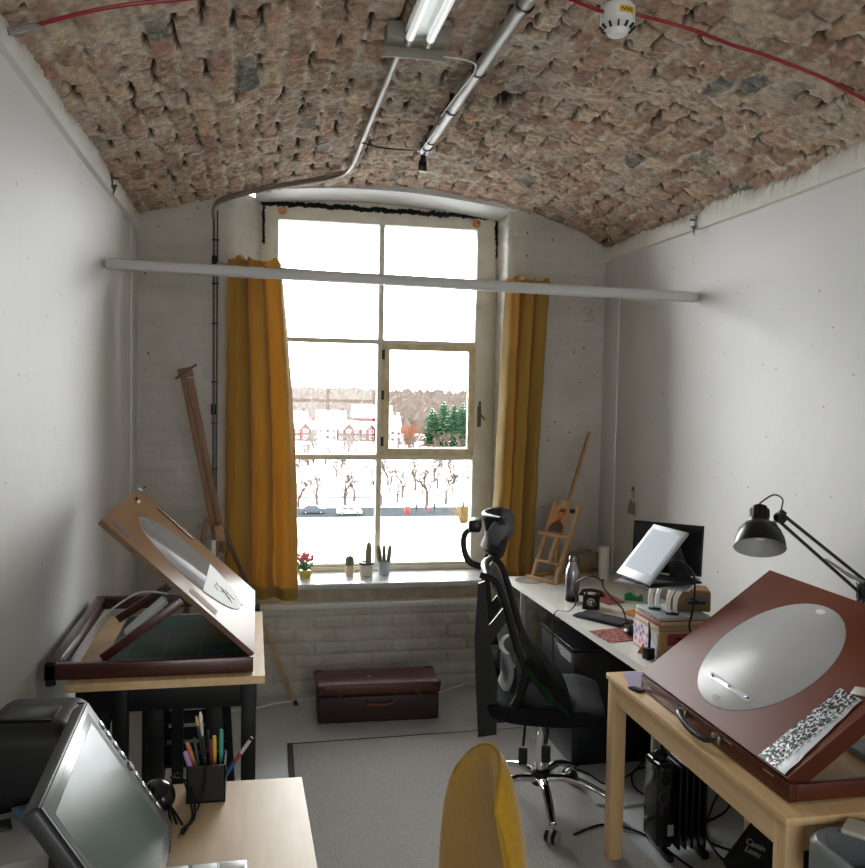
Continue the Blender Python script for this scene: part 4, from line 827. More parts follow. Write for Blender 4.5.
t = thing('tape_dispenser', 'small green tape dispenser at the back of the white desk', 'tape dispenser', (1.975, 4.33, DZ))
F = frame((1.972, 4.33, DZ+.001), (.9, -.44, 0), (.44, .9, 0)); gm = mat('green plastic', '1e8a4c', .3)
mb = MB(); mb.T = F; mb.prism([(-.045, -.014, 0), (.050, -.014, 0), (.050, -.014, .012), (.042, -.014, .034), (.020, -.014, .018), (.0, -.014, .030), (-.018, -.014, .044), (-.045, -.014, .03)], (0, .028, 0)); obj('body', mb, gm, t)
mb = MB(); mb.T = F @ Matrix.Translation((-.015, 0, .030)) @ Matrix.Rotation(R(90), 4, 'X'); mb.lathe([(.024, -.011), (.024, .011), (.014, .011), (.014, -.011)], n=26); obj('tape_roll', mb, mat('clear tape', 'a9c9b0', .2), t)
# keyboard
t = thing('keyboard', 'compact black keyboard lying on the white desk', 'keyboard', (1.655, 3.965, DZ))
F = frame((1.652, 3.963, DZ+.001), (.53, -.85, 0), (.85, .53, 0))
mb = MB(); mb.T = F; mb.box((0, 0, .006), (.275, .125, .010), None, .003); obj('case', mb, black_plastic, t)
mb = MB(); mb.T = F
for r_ in range(5):
    for k in range(14): mb.box((-.124+.0191*k+(.004*r_ % .01), .048-.0235*r_, .0135), (.0162, .020, .006), None, .0015, 1)
o = obj('keycaps', mb, mat('black keycaps', '1f2023', .5), t); o['kind'] = 'stuff'
# mouse mat with red pattern
mm_ = mat('red patterned mat', '7d2b26', .7); nt = mm_.node_tree; N = nt.nodes; L = nt.links; tc = N.new('ShaderNodeTexCoord')
wv_ = N.new('ShaderNodeTexVoronoi'); wv_.feature = 'DISTANCE_TO_EDGE'; wv_.inputs['Scale'].default_value = 32; L.new(tc.outputs['Object'], wv_.inputs[0]); rp = N.new('ShaderNodeValToRGB'); rp.color_ramp.elements[0].position = .10; rp.color_ramp.elements[0].color = lin('a8625a'); rp.color_ramp.elements[1].position = .16; rp.color_ramp.elements[1].color = lin('6b2622'); L.new(wv_.outputs[0], rp.inputs[0]); L.new(rp.outputs[0], N['Principled BSDF'].inputs['Base Color'])
page('mouse_mat', [(1.507, 3.775), (1.525, 3.59), (1.755, 3.62), (1.735, 3.83)], DZ+.0005, .003, mm_, 'dark red patterned mouse mat on the white desk', 'mouse mat')
t = thing('computer_mouse', 'black computer mouse on the red patterned mat', 'computer mouse', (1.672, 3.69, DZ+.0035))
mb = MB(); mb.ell((1.672, 3.69, DZ+.0215), (.031, .050, .018), (0, 0, -.35), 26, 16); obj('body', mb, black_plastic, t)
mb = MB(); mb.T = Matrix.Translation((1.66, 3.72, DZ+.037)) @ Matrix.Rotation(-.35, 4, 'Z') @ Matrix.Rotation(R(90), 4, 'Y'); mb.lathe([(.006, -.003), (.006, .003)], n=14); obj('scroll_wheel', mb, grey_metal, t)
# sticker box, books, laptop stand, cardboard box
t = thing('sticker_box', 'storage box with colourful stickers holding up the books on the white desk', 'box', (1.75, 3.44, DZ))
mb = MB(); mb.bx((1.628, 3.315, DZ+.001), (1.90, 3.565, DZ+.120), .003); obj('body', mb, mat('kraft box', 'a58a63', .6), t)
mb = MB(); mb.bx((1.626, 3.40, DZ+.012), (1.6282, 3.558, DZ+.114)); sp_ = obj('sticker_sheet', mb, mat('pale sticker ground', 'd9c3cc', .5), t)
cols = ['4a63b0', 'd07a8a', '7a68b4', 'e6e0e4', 'c9788e', '5c86c4', 'b04a6a', 'efe9ea', '8f7bc0']
for k in range(18):
    mb = MB(); y = 3.41+.14*(((k*7) % 18)/17.); z = DZ+.022+.084*(((k*5) % 18)/17.); T_ = Matrix.Translation((1.6258, y, z)) @ Matrix.Rotation(R(-90), 4, 'Y') @ Matrix.Rotation(k, 4, 'Z')
    n = 5+(k % 3); pts = [(.012*(1 if j % 2 else .55)*math.cos(PI*j/n), .012*(1 if j % 2 else .55)*math.sin(PI*j/n), 0) for j in range(2*n)]; mb.T = T_; mb.prism(pts, (0, 0, .0006)); obj('sticker', mb, mat('sticker ink %s' % 'abcdefghi'[k % 9], cols[k % 9], .5), sp_)
mb = MB(); mb.bx((1.626, 3.325, DZ+.012), (1.6282, 3.39, DZ+.110)); obj('side_label', mb, mat('silver grey label', 'b9bcc0', .3, noise=(30, '8a8d92')), t)
mb = MB(); mb.bx((1.665, 3.3125, DZ+.062), (1.80, 3.3155, DZ+.110), .001); obj('drawer', mb, mat('crimson drawer front', '7b1f2c', .5), t)
mb = MB(); mb.ell((1.715, 3.311, DZ+.09), (.014, .003, .006)); obj('drawer_pull', mb, matt_black, t)
mb = MB(); mb.bx((1.665, 3.3125, DZ+.012), (1.80, 3.3155, DZ+.048), .001); obj('drawer', mb, mat('grey drawer front', '8c8478', .5, noise=(20, '5c5650')), t)
bks = [((1.632, 3.33), (1.90, 3.56), .018, 'c9c1b2', '49463f', 'grey brown hardback book at the bottom of the stack under the laptop stand'), ((1.630, 3.318), (1.885, 3.560), .024, '8f4b3a', 'cfc4b0', 'thick book with brown red cover, middle of the stack under the laptop stand'), ((1.632, 3.322), (1.86, 3.555), .014, '9ba6a6', 'e2e0d8', 'slim grey paperback on top of the stack under the laptop stand')]
z = DZ+.1205
for k, (a, b, h, cc, pc, lb) in enumerate(bks):
    t = thing('book', lb, 'book', ((a[0]+b[0])/2, (a[1]+b[1])/2, z), group=None)
    cm_ = mat('book cover %s' % 'abc'[k], cc, .5)
    mb = MB(); mb.bx((a[0], a[1], z), (b[0], b[1], z+.0025), .0005); mb.bx((a[0], a[1], z+h-.0035), (b[0], b[1], z+h-.001), .0005); mb.bx((a[0], a[1], z), (a[0]+.003, b[1], z+h-.001), .001); obj('cover', mb, cm_, t)
    mb = MB(); mb.bx((a[0]+.003, a[1]+.004, z+.0025), (b[0]-.005, b[1]-.004, z+h-.0035)); obj('pages', mb, mat('book pages %s' % 'abc'[k], 'cbb898' if k else 'b8a88c', .8, noise=(200, 'a8977a', .5, (.02, .02, 3))), t)
    if k == 2:
        mb = MB()
        for j in range(6): mb.bx((1.6312, 3.35+.03*j, z+.004), (1.6318, 3.372+.03*j, z+.009))
        obj('spine_lettering', mb, mat('teal print', '2f6b62', .6), t)
    z += h+.0004
BZ = z
t = thing('cardboard_box', 'brown cardboard box with a black and blue oval print on the book stack', 'box', (1.83, 3.43, BZ))
F = frame((1.835, 3.465, BZ+.0005), (.93, -.36, 0), (.36, .93, 0))
mb = MB(); mb.T = F; mb.box((0, 0, .042), (.165, .12, .084), None, .004); mb.box((0, -.0, .086), (.15, .10, .006), (.02, .02, 0)); obj('body', mb, mat('brown cardboard', '8c6a45', .7, noise=(10, '7c5c3a')), t)
mb = MB(); mb.T = F @ Matrix.Translation((.025, -.0605, .040)) @ Matrix.Rotation(R(90), 4, 'X'); mb.ell((0, .004, 0), (.045, .022, .0006), None, 28, 6); lb = obj('oval_print', mb, mat('blue grey print', '51687a', .6), t)
mb = MB(); mb.T = F @ Matrix.Translation((.025, -.0612, .036)) @ Matrix.Rotation(R(90), 4, 'X'); mb.box((0, 0, .0004), (.072, .012, .001), (0, 0, .06), .001); mb.box((-.01, .012, .0004), (.03, .008, .001), (0, 0, -.2)); obj('banner_print', mb, matt_black, lb)
# laptop stand: two pairs of bright curved legs
t = thing('laptop_stand', 'folding laptop stand with bright curved aluminium legs standing on the books', 'laptop stand', (1.70, 3.46, BZ))
LZ = 1.052
hd = Vector((.773, -.637, 0)); fd = Vector((-.637, -.773, 0)); H0 = Vector((1.615, 3.572, LZ))
arm_m = mat('bright aluminium', 'f0f1f2', .3, .1)
for k, (s, off) in enumerate(((.075, 0), (.075, .028), (.175, 0), (.175, .028))):
    b_ = Vector(((1.665, 3.47, BZ+.001) if s < .1 else (1.700, 3.375, BZ+.001)))+Vector((off, -off*.3, 0))
    p3 = Vector((b_.x+.012, b_.y-.035, LZ-.004)); mid = (b_+p3)/2+Vector((-.018, .0, .008))
    mb = MB(); mb.tube([b_, b_*.65+mid*.35+Vector((-.006, 0, 0)), mid, mid*.4+p3*.6+Vector((0, 0, .003)), p3], [.0105]*5, 10, True, 6, .45); obj('curved_leg', mb, arm_m, t)
for s in (0, 1): mb = MB(); mb.box((1.679+.035*s, 3.466-.095*s, BZ+.004), (.05, .03, .008), (0, 0, -.6), .002); obj('foot_pad', mb, black_plastic, t)
mb = MB(); mb.T = frame(H0+hd*.148+fd*.10+Vector((0, 0, -.003)), hd, fd); mb.box((0, 0, 0), (.24, .20, .004), None, .001); obj('platform', mb, mat('dark stand plate', '3c3d40', .4, .5), t)
# laptop
t = thing('laptop', 'open silver laptop with its black screen turned from the viewer on the raised stand', 'laptop', tuple(H0))
LF = frame(H0+hd*.148+fd*.125+Vector((0, 0, .006)), hd, -fd)
mb = MB(); mb.T = LF; mb.box((0, 0, 0), (.300, .250, .011), None, .005, 3); bs = obj('base', mb, alu, t)
mb = MB(); mb.T = LF; mb.box((0, .045, .0062), (.262, .105, .0012), None, .0004); obj('keyboard_well', mb, mat('dark keyboard well', '1c1d1f', .5), bs)
mb = MB(); mb.T = LF
for r_ in range(5):
    for k in range(13): mb.box((-.118+.0197*k, .086-.0200*r_, .0072), (.0165, .0165, .0014))
o = obj('keycaps', mb, matt_black, bs); o['kind'] = 'stuff'
mb = MB(); mb.T = LF; mb.box((0, -.066, .0060), (.105, .068, .0008), None, .0003); obj('trackpad', mb, mat('trackpad', '9c9da0', .3, .6), bs)
SF = frame(H0+hd*.148+Vector((0, 0, .012)), hd, Vector((0, 0, 1))-fd*.12)
mb = MB(); mb.T = SF; mb.box((0, .112, 0), (.300, .215, .006), None, .002); ld = obj('screen', mb, black_plastic, t)
mb = MB(); mb.T = SF; mb.box((0, .112, -.0036), (.285, .195, .0006)); mb.box((0, .112, .0036), (.285, .195, .0006)); obj('display_glass', mb, mat('black screen glass', '15171a', .25), ld)
# pen tablet propped on the laptop
BL = Vector((1.500, 3.470, 1.078)); BR = Vector((1.532, 3.232, 1.078)); up2 = Vector((.66, .0, .75)); TL = BL+up2*.285
TF = frame((BL+BR)/2, BR-BL, up2)
t = thing('pen_display', 'pale glowing pen display tilted on a stand over the laptop', 'tablet display', tuple(BL))
mb = MB(); mb.T = TF; mb.box((0, .134, -.006), (.245, .272, .012), None, .005, 3); bd = obj('body', mb, mat('silver tablet body', '9c9ea3', .4, .2), t)
mb = MB(); mb.T = TF; mb.box((.0, .142, .0004), (.205, .206, .0012)); obj('screen', mb, mat('tablet screen glow', '9fabb5', .5, spec=.2, emit=.10), bd)
mb = MB(); mb.T = TF; mb.box((0, .134, -.0135), (.238, .264, .004), None, .002); obj('back_plate', mb, black_plastic, bd)
mb = MB(); a_ = (TF @ Vector((.06, .24, -.016))); b_ = Vector((1.755, 3.30, LZ+.022)); mb.prism([a_, TF @ Vector((-.06, .24, -.016)), Vector((1.72, 3.42, LZ+.016)), b_], (.004, 0, -.001)); obj('kick_stand', mb, black_plastic, t)
mb = MB(); mb.bar(TF @ Vector((.10, .0, -.02)), Vector((1.79, 3.30, LZ+.016)), .035, .008); obj('stand_rail', mb, black_plastic, t)
cable('display_cable', 'thick black cable looping from the pen display down over the books', [TF @ Vector((.11, .12, -.02)), (1.66, 3.22, 1.17), (1.72, 3.22, 1.12), (1.745, 3.25, 1.03), (1.748, 3.27, .95), (1.752, 3.297, .88), (1.78, 3.288, .80), (1.80, 3.280, .7455)], .0045, black_plastic)
cable('display_cable', 'black cable dropping from the laptop to the desk beside the keyboard', [(1.42, 3.42, 1.06), (1.44, 3.46, 1.02), (1.52, 3.56, .95), (1.60, 3.62, .88), (1.66, 3.70, .80), (1.74, 3.75, .745)], .004, black_plastic)
cable('desk_cable', 'thin black cable trailing from the laptop over the telephone and off the desk edge', [(1.415, 3.415, 1.055), (1.37, 3.42, 1.075), (1.33, 3.48, 1.04), (1.36, 3.60, .98), (1.43, 3.75, .90), (1.48, 3.90, .83), (1.495, 4.02, .775), (1.482, 4.12, .755), (1.485, 4.20, .70), (1.478, 4.18, .55), (1.47, 4.12, .38), (1.44, 4.06, .30)], .0032, black_plastic)
# pen stand and orange holder
t = thing('pen_stand', 'black stylus standing upright in a square black holder at the near desk corner', 'pen holder', (1.60, 3.345, DZ))
mb = MB(); mb.box((1.598, 3.345, DZ+.024), (.040, .036, .047), (0, 0, .3), .004); obj('holder', mb, black_plastic, t)
mb = MB(); mb.tube([(1.600, 3.345, DZ+.046), (1.602, 3.348, DZ+.10), (1.598, 3.35, DZ+.155)], [.0055, .006, .0022], 12, True, 4); tag(obj('stylus', mb, matt_black), 'black stylus pointing upwards from the square black holder', 'stylus')
mb = MB(); mb.prism([(1.588, 3.43, DZ+.001), (1.625, 3.41, DZ+.001), (1.622, 3.45, DZ+.001)], (0, 0, .002)); mb.add([(1.588, 3.43, DZ+.003), (1.625, 3.41, DZ+.003), (1.622, 3.45, DZ+.003), (1.612, 3.43, DZ+.04)], [(0, 1, 3), (1, 2, 3), (2, 0, 3), (0, 2, 1)]); tag(obj('orange_wedge', mb, mat('orange foam', 'cf8432', .7)), 'small orange wedge beside the stylus holder', 'wedge')
# sketch on the wall
SFm = frame((XR-.003, 4.81, 1.215), (0, -1, -.03), (0, -.03, 1))
mb = MB(); mb.T = SFm; mb.box((0, 0, 0), (.145, .19, .0008), None); t = tag(obj('wall_sketch', mb, mat('thin drawing paper', 'cfccc5', .7)), 'small pencil portrait sketch on paper pinned to the right wall above the desk', 'drawing')
g1 = mat('pencil grey', '8b8986', .7); g2 = mat('dark pencil', '55524f', .7)
flat('sketched_body', [(-.06, -.085), (.055, -.085), (.052, -.03), (.030, .005), (-.005, .010), (-.035, -.008), (-.052, -.04)], g1, t, SFm, .0006, .0004)
flat('sketched_collar', [(-.01, .008), (.012, -.02), (.022, .006)], mat('paper white', 'dcdad4', .7), t, SFm, .0012, .0004)
flat('sketched_head', ovl(.008, .04, .018, .030), mat('pencil light', 'b5b2ac', .7), t, SFm, .0012, .0004)
flat('sketched_hair', [(-.012, .045), (-.010, .075), (.012, .084), (.030, .070), (.032, .02), (.022, .015), (.024, .05), (.008, .062)], g2, t, SFm, .0018, .0004)

# ================================================================== office chair
def office_chair():
    t = thing('office_chair', 'black mesh office chair with headrest and chrome star base at the white desk', 'office chair', (1.238, 3.625, 0.01), rz=R(-17), world=False)
    fab = mat('black seat fabric', '0b0d12', .8, spec=.2, bump=(300, .4, .002)); gm = mat('grey mesh', '55585c', .8)
    # mesh weave: thin grid of strands would vanish at this size, use an open woven sheet
    for k in range(5):
        a = R(-82+72*k); c, s = math.cos(a), math.sin(a)
        mb = MB(); mb.tube([(c*.03, s*.03, .135), (c*.12, s*.12, .145), (c*.22, s*.22, .120), (c*.315, s*.315, .078)], [.026, .021, .019, .016], 14, True, 6, .75); lg = obj('star_leg', mb, chrome, t)
        mb = MB(); mb.cyl((c*.318, s*.318, .088), (c*.318, s*.318, .050), .009, n=12); obj('caster_stem', mb, chrome, lg)
        tx, ty = -s, c; w_ = a+.9; wx, wy = math.cos(w_), math.sin(w_)
        mb = MB()
        for q in (-.016, .016): mb.cyl((c*.318+wx*(q-.009), s*.318+wy*(q-.009), .0285), (c*.318+wx*(q+.009), s*.318+wy*(q+.009), .0285), .0275, n=22)
        obj('caster_wheel', mb, black_plastic, lg)
        mb = MB(); mb.T = Matrix.Translation((c*.318, s*.318, .030)) @ Matrix.Rotation(w_, 4, 'Z') @ Matrix.Rotation(R(90), 4, 'Y'); mb.lathe([(.031, -.006), (.031, .006)], n=24); mb.lathe([(.030, .0255), (.022, .029), (.0, .030)], n=20, capped=False); obj('caster_hood', mb, chrome if k % 2 else grey_metal, lg)
    mb = MB(); mb.lathe([(.036, .105), (.042, .115), (.042, .165), (.032, .175)], n=26); obj('hub', mb, black_plastic, t)
    mb = MB(); mb.lathe([(.026, .17), (.026, .33)], n=24); mb.lathe([(.014, .33), (.014, .42)], n=18); obj('gas_lift', mb, chrome, t)
    mb = MB(); mb.box((0, 0, .425), (.20, .16, .04), None, .01); mb.box((-.13, 0, .42), (.16, .06, .035), None, .01); obj('mechanism', mb, black_metal, t)
    for x, z in ((-.075, .385), (.02, .400)):
        mb = MB(); mb.tube([(x, -.10, .42), (x, -.17, .41), (x-.005, -.19, z-.04)], .006, 8, True, 5); mb.box((x-.005, -.19, z-.085), (.038, .012, .075), (.1, 0, 0), .014, 3); obj('lever', mb, black_plastic, t)
    # seat cushion
    def sx_(u): return -.235+.49*u
    def seat(u, v, top):
        x = -.235+.49*u; y = -.245+.49*v; ex = 2*u-1; ey = 2*v-1; e = max(abs(ex), abs(ey)); k = (abs(ex)**6+abs(ey)**6)**(1/6)
        q = 1-.0*k; rr = .055*(max(0, abs(ex)+abs(ey)-1.55))**1.1
        x *= 1-rr*.9; y *= 1-rr*.9
        z = .505+.020*ex**2-.03*max(0, ex-.6)*2+.012*ey**2
        return (x, y, z+.012*(1-k**8)) if top else (x*.97, y*.97, z-.070-.01*(1-k**8))
    mb = MB(); mb.slab(lambda u, v: seat(u, v, 0), lambda u, v: seat(u, v, 1), 26, 26); obj('seat', mb, fab, t, ang=70)
    BXT = Matrix.Translation((.07, 0, 0)); HXT = Matrix.Translation((-.005, 0, .005))
    # back: two side profiles joined by cross pieces, mesh stretched between them
    for s in (-1, 1):
        y = s*.215
        mb = MB(); mb.T = BXT; fr = [(-.345, y, 1.065), (-.275, y, 1.035), (-.232, y, .93), (-.185, y, .77), (-.150, y, .68), (-.160, y, .60), (-.195, y, .515), (-.245, y, .46)]
        P_ = fr; mb.tube(P_, [.018, .020, .022, .026, .028, .028, .026, .022], 12, True, 6, .7); obj('back_frame', mb, black_plastic, t)
        mb = MB(); mb.T = BXT; mb.prism([(-.352, y-.012, 1.03), (-.325, y-.012, 1.04), (-.300, y-.012, .80), (-.262, y-.012, .62), (-.262, y-.012, .40), (-.338, y-.012, .385), (-.352, y-.012, .60), (-.362, y-.012, .80)], (0, .024, 0)); obj('rear_strut', mb, black_plastic, t)
        mb = MB(); mb.T = BXT; mb.prism([(-.345, y-.010, .80), (-.24, y-.010, .94), (-.215, y-.010, .90), (-.335, y-.010, .72)], (0, .02, 0)); obj('brace', mb, black_plastic, t)
    for z, x in ((1.055, -.315), (.46, -.25)): mb = MB(); mb.T = BXT; mb.tube([(x, -.215, z), (x-.02, 0, z+.012), (x, .215, z)], .018, 10, True, 8, .8); obj('cross_bar', mb, black_plastic, t)
    mb = MB(); mb.T = BXT
    prof = [(-.30, 1.04), (-.245, .93), (-.198, .77), (-.165, .68), (-.172, .60), (-.205, .52)]
    for k in range(22):
        y = -.20+.4*k/21; mb.tube([(x_-.02*math.cos(PI*(y/.43)), y, z_) for x_, z_ in prof], .0022, 4, False, 3)
    for j in range(24):
        q = j/23*(len(prof)-1); i = min(int(q), len(prof)-2); f_ = q-i; x_ = prof[i][0]*(1-f_)+prof[i+1][0]*f_; z_ = prof[i][1]*(1-f_)+prof[i+1][1]*f_
        mb.tube([(x_-.02*math.cos(PI*(y/.43)), y, z_) for y in (-.2, -.1, 0, .1, .2)], .0022, 4, False)
    o = obj('back_mesh', mb, gm, t); o['kind'] = 'stuff'
    mb = MB(); mb.T = BXT; mb.slab(lambda u, v: (-.215-.03*math.cos(PI*(u-.5))+.02*math.sin(PI*v), -.15+.30*u, .56+.16*v), lambda u, v: (-.235-.03*math.cos(PI*(u-.5))+.02*math.sin(PI*v), -.15+.30*u, .56+.16*v), 12, 8); obj('lumbar_pad', mb, mat('grey lumbar pad', '7c7e80', .6), t)
    mb = MB(); mb.T = BXT; mb.box((-.30, 0, .66), (.08, .07, .09), None, .012); obj('lumbar_arm', mb, black_plastic, t)
    # neck and headrest
    mb = MB(); mb.T = HXT; mb.tube([(-.26, 0, 1.05), (-.325, 0, 1.07), (-.352, 0, 1.13), (-.350, 0, 1.19), (-.315, 0, 1.225)], [.020, .018, .016, .016, .014], 12, True, 7, .8); obj('neck_bracket', mb, black_plastic, t)
    mb = MB(); mb.T = HXT; mb.box((-.305, 0, 1.235), (.055, .10, .055), None, .012); obj('headrest_joint', mb, black_plastic, t)
    def hr(u, v, o_):
        y = -.165+.33*u; q = (2*u-1)**2; return (-.285+.075*q+.018*math.sin(PI*v)+o_, y, 1.155+.135*v-.02*q*(1-v))
    mb = MB(); mb.slab(lambda u, v: hr(u, v, 0), lambda u, v: hr(u, v, .028), 26, 12); obj('headrest', mb, mat('charcoal headrest', '17181a', .6), t, ang=60)
    mb = MB(); mb.tube([hr(u/12, 1, .014) for u in range(13)], .013, 10); obj('headrest_rim', mb, black_plastic, t)
    mb = MB(); mb.tube([hr(u/12, 0, .014) for u in range(13)], .013, 10); obj('headrest_rim', mb, black_plastic, t)
    for s in (0, 1):
        mb = MB(); mb.ell((-.195, -.150 if s == 0 else .150, 1.235), (.050, .018, .066), (0, .5, 0), 22, 14); obj('headrest_wing', mb, mat('soft grey wing', '4a4c50', .5), t)
    return t
oc = office_chair()
# cushion on the seat
t = thing('seat_cushion', 'black cushion with a green underside slumped against the back of the office chair', 'cushion', (1.18, 3.51, .52))
def cush(u, v, s):
    a = 2*u-1; b = 2*v-1; k = max(0, (1-a**4)*(1-b**4))**.5
    p = Vector((1.205, 3.53, .640))+Vector((.095, -.035, -.105))*a+Vector((.03, .15, .02))*b
    n = Vector((.62, -.1, .76)); return p+n*(.045*k*s)+n*.004*math.sin(9*a+5*b)
mb = MB(); mb.slab(lambda u, v: cush(u, v, .0), lambda u, v: cush(u, v, 1), 24, 24); obj('upper_cover', mb, mat('black cushion cloth', '0b0c0e', .85, spec=.2), t, ang=70)
mb = MB(); mb.slab(lambda u, v: cush(u, v, -1), lambda u, v: cush(u, v, -.02), 24, 24); obj('lower_cover', mb, mat('green cushion cloth', '123317', .85, spec=.2), t, ang=70)

# ================================================================== under the desks
t = thing('storage_cabinet', 'black office cabinet with white striped paper edge under the white desk', 'cabinet', (1.7, 4.25, 0))
mb = MB(); mb.bx((1.53, 4.02, .002), (2.02, 4.52, .565), .008); obj('body', mb, mat('black cabinet', '101216', .35), t)
mb = MB(); mb.bx((1.52, 4.01, .565), (2.03, 4.53, .590), .006); obj('lid', mb, mat('black lid', '16181c', .25), t)
for k in range(4): mb = MB(); mb.bx((1.524, 4.05, .545-.012*k), (1.5295, 4.26-.02*k, .549-.012*k)); obj('paper_edge', mb, mat('paper edge', '9a9b9c', .6) if k == 0 else bpy.data.materials['paper edge'], t)
mb = MB(); mb.bx((1.5275, 4.12, .40), (1.5300, 4.20, .408)); obj('name_plate', mb, mat('dim plate', '4c4f55', .5), t)
# oil heater
t = thing('oil_heater', 'black oil filled radiator heater standing under the pine table', 'heater', (1.66, 3.2, 0))
mb = MB(); mb.box((1.592, 3.20, .215), (.072, .145, .34), None, .022, 4); ct = obj('control_housing', mb, mat('gloss black housing', '0e0f11', .2), t)
fx_ = frame((1.578, 3.126, .33), (1, 0, 0), (0, 0, 1))
mb = MB(); mb.T = fx_; mb.lathe([(.022, 0), (.020, .010), (.0, .011)], (0, -.0, 0), 24); obj('dial', mb, black_plastic, ct)
mb = MB(); mb.T = frame((1.578, 3.1265, .255), (1, 0, 0), (0, 0, 1)); mb.tube([(.020*math.cos(2*PI*k/20), .026*math.sin(2*PI*k/20), 0) for k in range(21)], .0013, 6, False); obj('ring_mark', mb, mat('dark ring', '4a4b4d', .4), ct)
mb = MB(); mb.bx((1.568, 3.1255, .188), (1.574, 3.1275, .228)); obj('red_badge', mb, mat('red badge', '6d1f1a', .5), ct)
mb = MB(); mb.bx((1.597, 3.1255, .100), (1.622, 3.1275, .145)); obj('rating_sticker', mb, mat('sticker grey', '9a9b9b', .5), ct)
mb = MB(); mb.tube([(1.57, 3.20, .375), (1.575, 3.20, .405), (1.60, 3.20, .412), (1.62, 3.20, .39)], .010, 10, True, 5); obj('carry_handle', mb, black_plastic, ct)
for k in range(5):
    x = 1.650+.0275*k; mb = MB(); mb.box((x, 3.20, .205), (.011, .148, .335), None, .005, 3); mb.cyl((x-.014, 3.20, .34), (x+.014, 3.20, .34), .018, n=14); mb.cyl((x-.014, 3.20, .07), (x+.014, 3.20, .07), .018, n=14); obj('fin', mb, mat('heater black', '0d0e10', .3) if k == 0 else bpy.data.materials['heater black'], t)
for x in (1.605, 1.755): mb = MB(); mb.box((x, 3.20, .018), (.03, .19, .032), None, .008); obj('foot', mb, black_plastic, t)
# black bag with logo
t = thing('black_bag', 'black fabric bag with white script logo slumped on the floor under the pine table', 'bag', (1.93, 2.95, 0))
out = [(1.905, .285), (1.845, .20), (1.74, .075), (1.80, .004), (1.95, .003), (2.12, .004), (2.15, .15), (2.14, .27), (2.02, .28)]
mb = MB(); n = len(out); cx_, cz_ = 1.95, .14
def bagv(u, v, s):
    k = u*n; i = int(k) % n; f_ = k-int(k); x = out[i][0]*(1-f_)+out[(i+1) % n][0]*f_; z = out[i][1]*(1-f_)+out[(i+1) % n][1]*f_
    q = 1-v; bul = .055*math.sqrt(max(0, 1-q*q)); return (cx_+(x-cx_)*q, 2.95+s*(bul+.004)+.004*math.sin(11*u+4*v), max(.003, cz_+(z-cz_)*q))
mb.surf(lambda u, v: bagv(u, v, -1), 54, 10); mb.surf(lambda u, v: bagv(1-u, v, 1), 54, 10)
nv_ = 55; a0 = 0; b0 = 55*11
mb.f += [(a0+i, b0+54-i, b0+53-i, a0+i+1) for i in range(54)]; mb.mi += [0]*54
bgo = obj('bag_body', mb, mat('black bag fabric', '121519', .75, bump=(60, .3, .004)), t, ang=60)
for ln, dy, sz in (('Camino', .0, .034), ('Lemur', -.028, .032)):
    vs, fs = text_mesh(ln, sz, .0012); mb = MB(); mb.T = Matrix.Translation((1.845, 2.896, .160)) @ Matrix.Rotation(R(90), 4, 'X') @ Matrix.Rotation(R(-28), 4, 'Z') @ Matrix.Translation((0, dy, 0)); mb.add(vs, fs); obj('logo_lettering', mb, mat('white bag print '+ln, 'b5b7ac', .6), bgo)
# grey storage tub
t = thing('storage_tub', 'tall grey plastic storage tub at the near end of the pine table', 'storage tub', (1.65, 1.7, 0))
def rrect(x0, y0, x1, y1, r, n=6):
    out_ = []
    for cx_, cy_, a in ((x1-r, y1-r, 0), (x0+r, y1-r, 90), (x0+r, y0+r, 180), (x1-r, y0+r, 270)): out_ += [(cx_+r*math.cos(R(a+90*k/n)), cy_+r*math.sin(R(a+90*k/n))) for k in range(n+1)]
    return out_
def loft(mb, rings):
    n = len(rings[0][0]); vs = [(x, y, z) for ring, z in rings for x, y in ring]
    mb.add(vs, [(i*n+k, i*n+(k+1) % n, (i+1)*n+(k+1) % n, (i+1)*n+k) for i in range(len(rings)-1) for k in range(n)]); return n
tx0, ty0, tx1, ty1 = 1.376, 1.42, 1.90, 1.968
mb = MB(); rr = lambda d, r=.07: rrect(tx0+d, ty0+d, tx1-d, ty1-d, r)
n = loft(mb, [(rr(.04), .005), (rr(.014), .62), (rr(.012), .64), (rr(-.006), .645), (rr(-.006), .715), (rr(.004), .73), (rr(.018), .725), (rr(.028), .65), (rr(.05), .02)]); mb.f.append(tuple(range(n-1, -1, -1))); mb.mi.append(0); mb.f.append(tuple(8*n+k for k in range(n))); mb.mi.append(0)
obj('tub', mb, mat('grey tub plastic', '6d7274', .38), t)
mb = MB(); mb.T = Matrix.Translation((1.64, 1.80, .728)); mb.box((0, 0, 0), (.44, .085, .014), (.0, .02, -.85), .006, 3); tag(obj('white_plank', mb, mat('cream plastic plank', 'c6c2b6', .5)), 'rounded cream plank lying across the grey storage tub', 'plank')
mb = MB(); mb.bx((1.475, 1.49, .03), (1.83, 1.895, .655), .02); tag(obj('dark_bundle', mb, mat('dark bundle', '1b1f22', .8)), 'dark folded bundle filling the grey storage tub', 'bundle')
